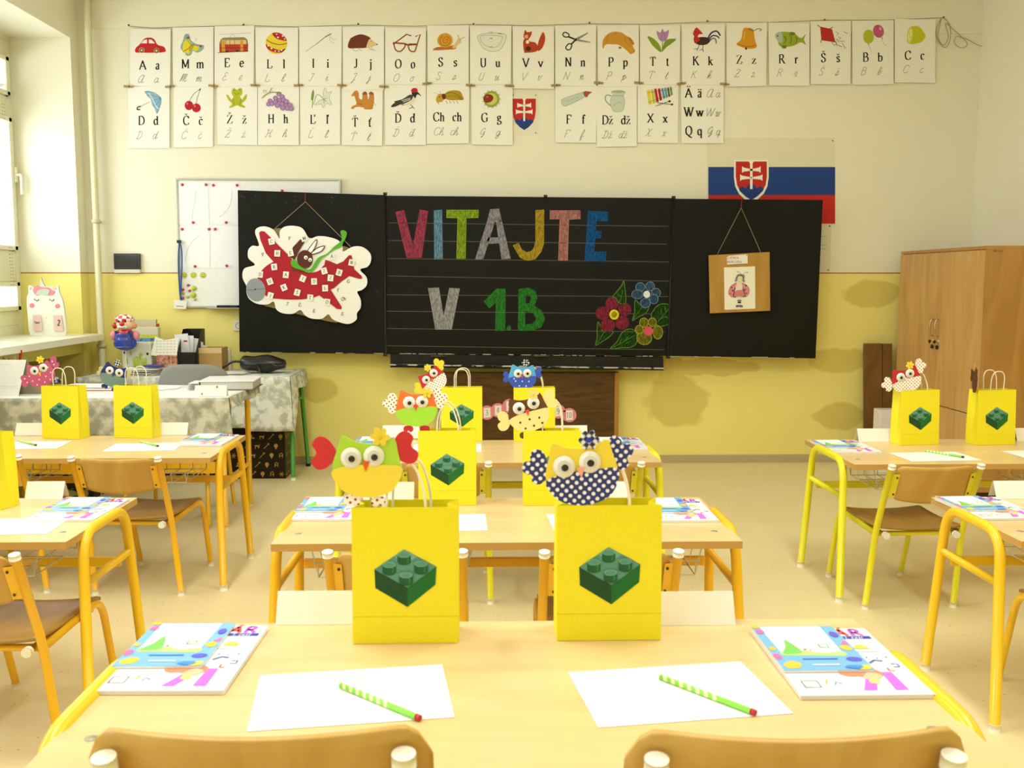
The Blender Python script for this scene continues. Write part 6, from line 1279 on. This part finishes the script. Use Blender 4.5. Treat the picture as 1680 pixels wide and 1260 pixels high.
for r_ in range(5):
    for k in range(6): x = -.055 + k * .023; z = .112 - r_ * .019; d.line([(x, z), (x + .004, z + .006), (x + .009, z - .002), (x + .014, z + .004)], .0013, '#4c4c58', True)
d.build('handwriting', wt)
t, hx, hz = pbox('magazine_holder', 'black upright magazine holder on the table', 'file holder', 291, 322, 578, 6.64, .002, mat('#15120f', .5), bev=0)
hold = t; mt_ = mat('#15120f', .5); h2 = at(310, 539, 6.86).z - zs
MB().prism([(-hx, 0, 0), (-hx, .22, 0), (-hx, .22, h2), (-hx, .14, h2), (-hx, 0, hz)], (.003, 0, 0), mt_).prism([(hx - .003, 0, 0), (hx - .003, .22, 0), (hx - .003, .22, h2), (hx - .003, .14, h2), (hx - .003, 0, hz)], (.003, 0, 0), mt_).box((-hx, .217, 0), (hx, .22, h2), mt_).box((-hx, 0, 0), (hx, .22, .003), mt_).build('holder_sides', t)
lf = thing('leaflet_bundle', 'fanned white leaflets sticking out of the black magazine holder', 'leaflets', (hold.location.x - .03, 6.72, zs + .006))
for k in range(5):
    a = R(-6 + k * 8); m_ = MB(); P = [(-.035, 0), (.035, 0), (.045, .255 - k * .012), (-.045, .255 - k * .012)]
    m_.prism([(x * math.cos(a) + z * math.sin(a), .012 * k, -x * math.sin(a) + z * math.cos(a)) for x, z in P], (0, .001, 0), mat('#e9ecf0', .4)); o_ = m_.build('leaflet', lf)
d = Dr(lambda u, v: (u, 0, v), (0, -1, 0)); d.poly(P2('-.012,.20 .014,.20 .014,.212 -.012,.212'), '#c03050'); d.build('red_label', lf)
t, hx, hz = pbox('cardboard_box', 'small brown cardboard box beside the black magazine holder', 'cardboard box', 324, 364, 571, 6.70, .16, mat('#b08c54', .7)); MB().box((-hx, -.001, hz - .035), (hx, 0, hz + .001), mat('#d2b688', .4)).build('packing_tape', t)
t2, hx2, hz2 = pbox('cardboard_box', 'white flat box leaning behind the brown cardboard box', 'cardboard box', 360, 378, 573, 6.9, .03, mat('#e2ddd0', .6))
a_ = on(235, 606, zs); papers('paper_stack', 'pile of white papers on the wall table behind the navy owl bag', 'papers', at(228, 605, 6.58).x, 6.56, zs, 14, .26, .14, 0, '#e6e6de', .003)
o_ = MB().ell((0, 0, .012), (.075, .03, .012), mat('#4c4a8c', .5), 14, 6).build('pencil_case', loc=(at(247, 600, 6.5).x, 6.56, zs + .046)); tag(o_, 'small purple pencil case on the paper pile', 'pencil case')
papers('paper_stack', 'papers lying behind the grey chair on the wall table', 'papers', at(375, 600, 6.6).x, 6.62, zs, 6, .22, .16, .2, '#e4e6dc', .002)
# black handbag
hb = thing('handbag', 'black leather handbag lying on the wall table under the blackboard', 'handbag', (at(432, 600, 6.68).x, 6.68, zs)); LTH = mat('#141312', .32, 0, .6)
def hbf(u, v):
    a = u * 2 * math.pi; s_ = math.sin(v * math.pi) ** .45; X = .15 * math.cos(v * math.pi) * -1
    r_ = s_ * (1 + .06 * math.sin(5 * a + v * 9)); return (X, .075 * r_ * math.cos(a), .070 + (.062 - .016 * v + .006 * math.sin(v * 14)) * r_ * math.sin(a) - .012 * v)
MB().grid(hbf, 24, 18, LTH).build('bag_body', hb)
MB().tube(crom([(-.13, .02, .07), (-.20, .02, .075), (-.26, .03, .045), (-.31, .04, .012), (-.34, .045, .010)], False), .008, LTH, 8).tube(crom([(.06, -.05, .08), (.1, -.075, .055), (.15, -.06, .06), (.14, -.02, .08)], False), .007, LTH, 8).build('strap', hb)
MB().tube(crom([(-.11, -.02, .105), (-.04, -.05, .098), (.0, -.07, .07)], False), .0022, mat('#b8b8b4', .3, .9), 6).build('zip', hb); MB().tube([(-.02, -.085, .07), (.0, -.09, .012)], .006, LTH, 6).build('tassel', hb)
# inflatable clown
cy_ = 6.60; z0c = zs; cx_ = at(205, 550, cy_).x; zc = at(205, 574, cy_).z
cl = thing('clown_balloon', 'inflatable clown with red checked cap and blue dungarees on the wall table', 'inflatable toy', (cx_, cy_, zs))
b0 = zc - zs
BLU, RED_, SKN, PNK = mat('#2c44a8', .15, 0, .7), mat('#c8382c', .2, 0, .6), mat('#f0c8a8', .25, 0, .6), mat('#e890a8', .25, 0, .6)
body = cl
MB().ell((0, 0, b0 + .045), (.075, .05, .05), BLU, 20, 12).tube(crom([(0, 0, b0 + .02), (0, 0, b0 + .08), (0, 0, b0 + .11)], False), [.066] * 6 + [.062] * 6 + [.05], BLU, 18).build('dungarees', cl)
MB().ell((0, 0, b0 + .11), (.055, .04, .035), RED_, 18, 10).build('shirt', cl)
m_ = MB()
for s in (-1, 1): m_.tube([(s * .035, -.04, b0 + .07), (s * .045, -.035, b0 + .125)], .009, BLU, 8)
m_.build('braces', cl)
for s in (-1, 1): MB().ell((s * .072, 0, b0 + .095), (.024, .022, .032), PNK, 12, 8).build('arm', cl)
hd = MB().ell((.005, 0, b0 + .165), (.058, .045, .042), SKN, 20, 12).build('head', cl)
MB().ell((0, -.048, b0 + .172), (.017, .014, .015), mat('#d82c28', .2, 0, .7), 14, 8).build('nose', cl)
MB().ell((.0, -.040, b0 + .150), (.034, .012, .014), mat('#f4f0ea', .3), 14, 8).build('mouth_patch', hd); MB().tube(crom([(-.02, -.052, b0 + .150), (0, -.054, b0 + .144), (.022, -.052, b0 + .151)], False), .0016, mat('#2a1a18'), 6).build('mouth', hd)
for s in (-1, 1): MB().ell((s * .02, -.040, b0 + .190), (.006, .004, .009), mat('#20242c'), 10, 6).build('eye', hd)
for s, c in ((-1, RED_), (1, mat('#e8a060', .3))): MB().ell((s * .064, 0, b0 + .16), (.016, .02, .022), c, 12, 8).build('hair_tuft', cl)
CK, t_, b_ = newmat('checked cap'); tc = nd(t_, 'ShaderNodeTexCoord'); ck = nd(t_, 'ShaderNodeTexChecker'); ck.inputs['Scale'].default_value = 38; ck.inputs['Color1'].default_value = lin('#c83028'); ck.inputs['Color2'].default_value = lin('#f4efe6'); t_.links.new(tc.outputs['Object'], ck.inputs[0]); t_.links.new(ck.outputs[0], b_.inputs['Base Color']); b_.inputs['Roughness'].default_value = .3
MB().ell((0, .004, b0 + .200), (.064, .050, .034), CK, 20, 10).build('checked_cap', cl)
MB().tube([(0, .0, 0), (0, .0, b0 + .02)], .004, mat('#e8e4d8'), 8).lathe([(0, 0), (.03, 0), (.03, .004), (0, .004)], (0, 0, 0), mat('#d8d4c8'), 16).build('stand', cl)
# unicorn calendar on the sill
uy = 6.62; u0 = at(78, 547, uy)
un = thing('unicorn_calendar', 'white unicorn shaped wooden calendar standing on the window sill', 'calendar', (u0.x, uy, SILL + .0005))
KU = SX((30, 440), 10.5)
def fu(u, v): p = at(*KU(u, v), uy); return (p.x - u0.x, 0, p.z - at(78, 548, uy).z)
def us(name, q, m, y, t, sm=True, par=un):
    q = P2(q)
    if sm: q = [(p.x, p.y) for p in crom([(x, y_, 0) for x, y_ in q], True, 5)]
    return MB().prism([Vector(fu(*p)) + Vector((0, y, 0)) for p in q], (0, t, 0), M(m)).build(name, par)
us('body', '175,400 172,290 200,262 270,330 380,290 560,290 620,330 665,262 690,300 700,380 740,470 775,600 800,800 822,1040 810,1110 770,1132 260,1132 200,1095 175,1000 158,760 145,560 150,450', '#eceddc', 0, .022)
us('horn', '370,285 395,130 412,190 470,300', '#d0d4c4', -.004, .02, False)
us('pink_mane', '255,350 290,285 370,262 430,300 520,300 590,345 635,370 610,425 560,440 520,430 400,420 320,440 275,400', '#dc8a9c', -.003, .003)
us('silver_mane', '310,440 325,370 390,330 470,325 535,345 525,420 470,440 420,425 350,425', '#c4c8bc', -.006, .003)
d = Dr(fu, (0, -1, 0), base=.0008); d.dsl('e#dc8494 235,612,46,42;e#dc8494 678,622,44,42;p#dca8ac 195,285 240,315 195,350;p#dca8ac 612,335 655,290 660,345;ck 9 278,490 300,520 320,526 340,520 356,492;lk 8 278,505 272,528;lk 8 318,524 320,545;lk 8 350,508 358,528;ck 9 540,494 560,522 582,528 602,522 618,494;lk 8 540,510 536,530;lk 8 582,526 582,546;lk 8 612,512 622,530;e#c0c0b0 490,818,8,8'); d.build('face_print', un)
for nm_, q, tx, cx, cy, hh_ in (('month_block', '262,800 290,775 360,772 395,800 425,1030 400,1050 300,1050 275,1030', 'Sept', 338, 922, 40), ('day_block', '615,800 640,782 720,780 750,800 782,1030 765,1050 660,1050 630,1030', '2', 712, 955, 95)):
    o_ = us(nm_, q, '#e2c2bc', -.012, .012); d = Dr(fu, (0, -1, 0), base=.013); text(d, tx, cx, cy, hh_, '#1c1418', 'sans', .05, 15, dirn=-1); d.build('block_text', o_)
# ================================================================ cupboard and leaning board at the right
cx0 = 2.86; ya = 6.78; yb_ = 5.66
def hof(px, py): return at(px, py, 0.0001 + (cx0 / (ray(px, py).x)) * ray(px, py).y).z
zc_ = EYE.z + (ray(1619, 403) * (cx0 / ray(1619, 403).x)).z
yb_ = (ray(1620, 403) * (cx0 / ray(1620, 403).x)).y; ya = min(WY - .06, (ray(1478, 415) * (cx0 / ray(1478, 415).x)).y)
CUP_ = wood('#bf9254', '#cfa466', (6, 6, .8), .45, 1.6, 1.5, .35); CUPS = wood('#a87a40', '#b88a4c', (5, 5, .8), .45, 1.6, 1.5, .35)  # CUPS: darker copy of the same wood, the side's shade put into the colour
cp_ = thing('cupboard', 'tall beech wood cupboard with two handled doors against the right wall', 'cupboard', (cx0, yb_, 0)); W_ = ya - yb_
MB().box((.018, 0, .06), (RX - cx0 - .012, W_, zc_ - .02), CUPS).box((.0, 0, zc_ - .02), (RX - cx0 - .012, W_, zc_), CUPS).box((.04, .02, 0), (RX - cx0 - .03, W_ - .02, .06), mat('#4a3218')).box((0, .0, .06), (.018, .016, zc_ - .02), CUPS).build('cupboard_body', cp_, bevel=.0015)
zd = EYE.z + (ray(1564, 672) * (cx0 / ray(1564, 672).x)).z
mid = W_ * .5; ym = (ray(1532, 600) * (cx0 / ray(1532, 600).x)).y - yb_
ym = W_ * .5
HM = mat('#c8b890', .25, .9)
for (a, b), hy in (((.018, ym - .002), ym - .035), ((ym + .002, W_ - .002), ym + .035)):
    dr = MB().box((0, a, zd + .003), (.017, b, zc_ - .023), CUP_).build('door', cp_, bevel=.001)
    zh = EYE.z + (ray(1530, 537) * (cx0 / ray(1530, 537).x)).z
    MB().tube(crom([(0, hy, zh + .055), (-.022, hy, zh + .045), (-.028, hy, zh), (-.022, hy, zh - .045), (0, hy, zh - .055)], False), .0045, HM, 8).build('handle', dr)
    MB().lathe([(0, -.006), (.009, -.006), (.009, 0)], (0, hy, zh - .085), mat('#d8d0c0', .3, .8), 14, 'x').build('lock', dr)
    k_ = MB(); k_.tube([(-.006, hy, zh - .085), (-.022, hy, zh - .085)], .002, HM, 6); k_.lathe([(0, -.004), (.011, -.004), (.011, .004), (0, .004)], (-.026, hy, zh - .088), mat('#18140f', .4), 14, 'x'); k_.lathe([(0, -.004), (.013, -.004), (.013, .004), (0, .004)], (-.012, hy - .004, zh - .122), mat('#18140f', .4), 14, 'x'); k_.build('key', dr)
for a, b in ((.018, ym - .002), (ym + .002, W_ - .002)): MB().box((0, a, .065), (.017, b, zd - .003), CUP_).build('lower_door', cp_, bevel=.001)
d = Dr(lambda u, v: (.018 + u, 0, v), (0, -1, 0), base=.0008); text(d, 'Skriňa č.2', .045, zc_ - .035, .011, '#3c2c18', 'sans', 0, 14); d.build('cupboard_writing', cp_)
bl0 = at(1421, 730, 6.9); lbx0, lbx1 = at(1420, 650, 6.88).x, at(1486, 650, 6.88).x; lz = at(1450, 563, 6.96).z; lbx1 = min(lbx1, cx0 + .0)
lo = thing('wooden_panel', 'dark brown wooden panel leaning on the wall beside the cupboard', 'wooden panel', (lbx0, 6.86, 0), 0, rot=(R(-5.5), 0, 0))
hz_ = lz / math.cos(R(5.5)); BR_ = wood('#7a5424', '#63431a', (3, 3, 1), .5, 2, 1.5)
MB().box((.0, 0, .004), ((lbx1 - lbx0) * .62, .02, hz_), BR_).box(((lbx1 - lbx0) * .64, -.004, .004), (lbx1 - lbx0 - .01, .02, hz_ - .002), BR_).build('panel_board', lo, bevel=.002)
sx0, sx1 = at(1444, 690, 6.6).x, at(1472, 690, 6.6).x; wp = thing('white_box', 'narrow white box behind the red owl bag, below the brown panel', 'box', ((sx0 + sx1) / 2, 6.6, 0)); MB().box((-(sx1 - sx0) / 2, 0, 0), ((sx1 - sx0) / 2, .12, at(1450, 673, 6.6).z), mat('#e9e7e2', .5)).build('box_body', wp, bevel=.003)
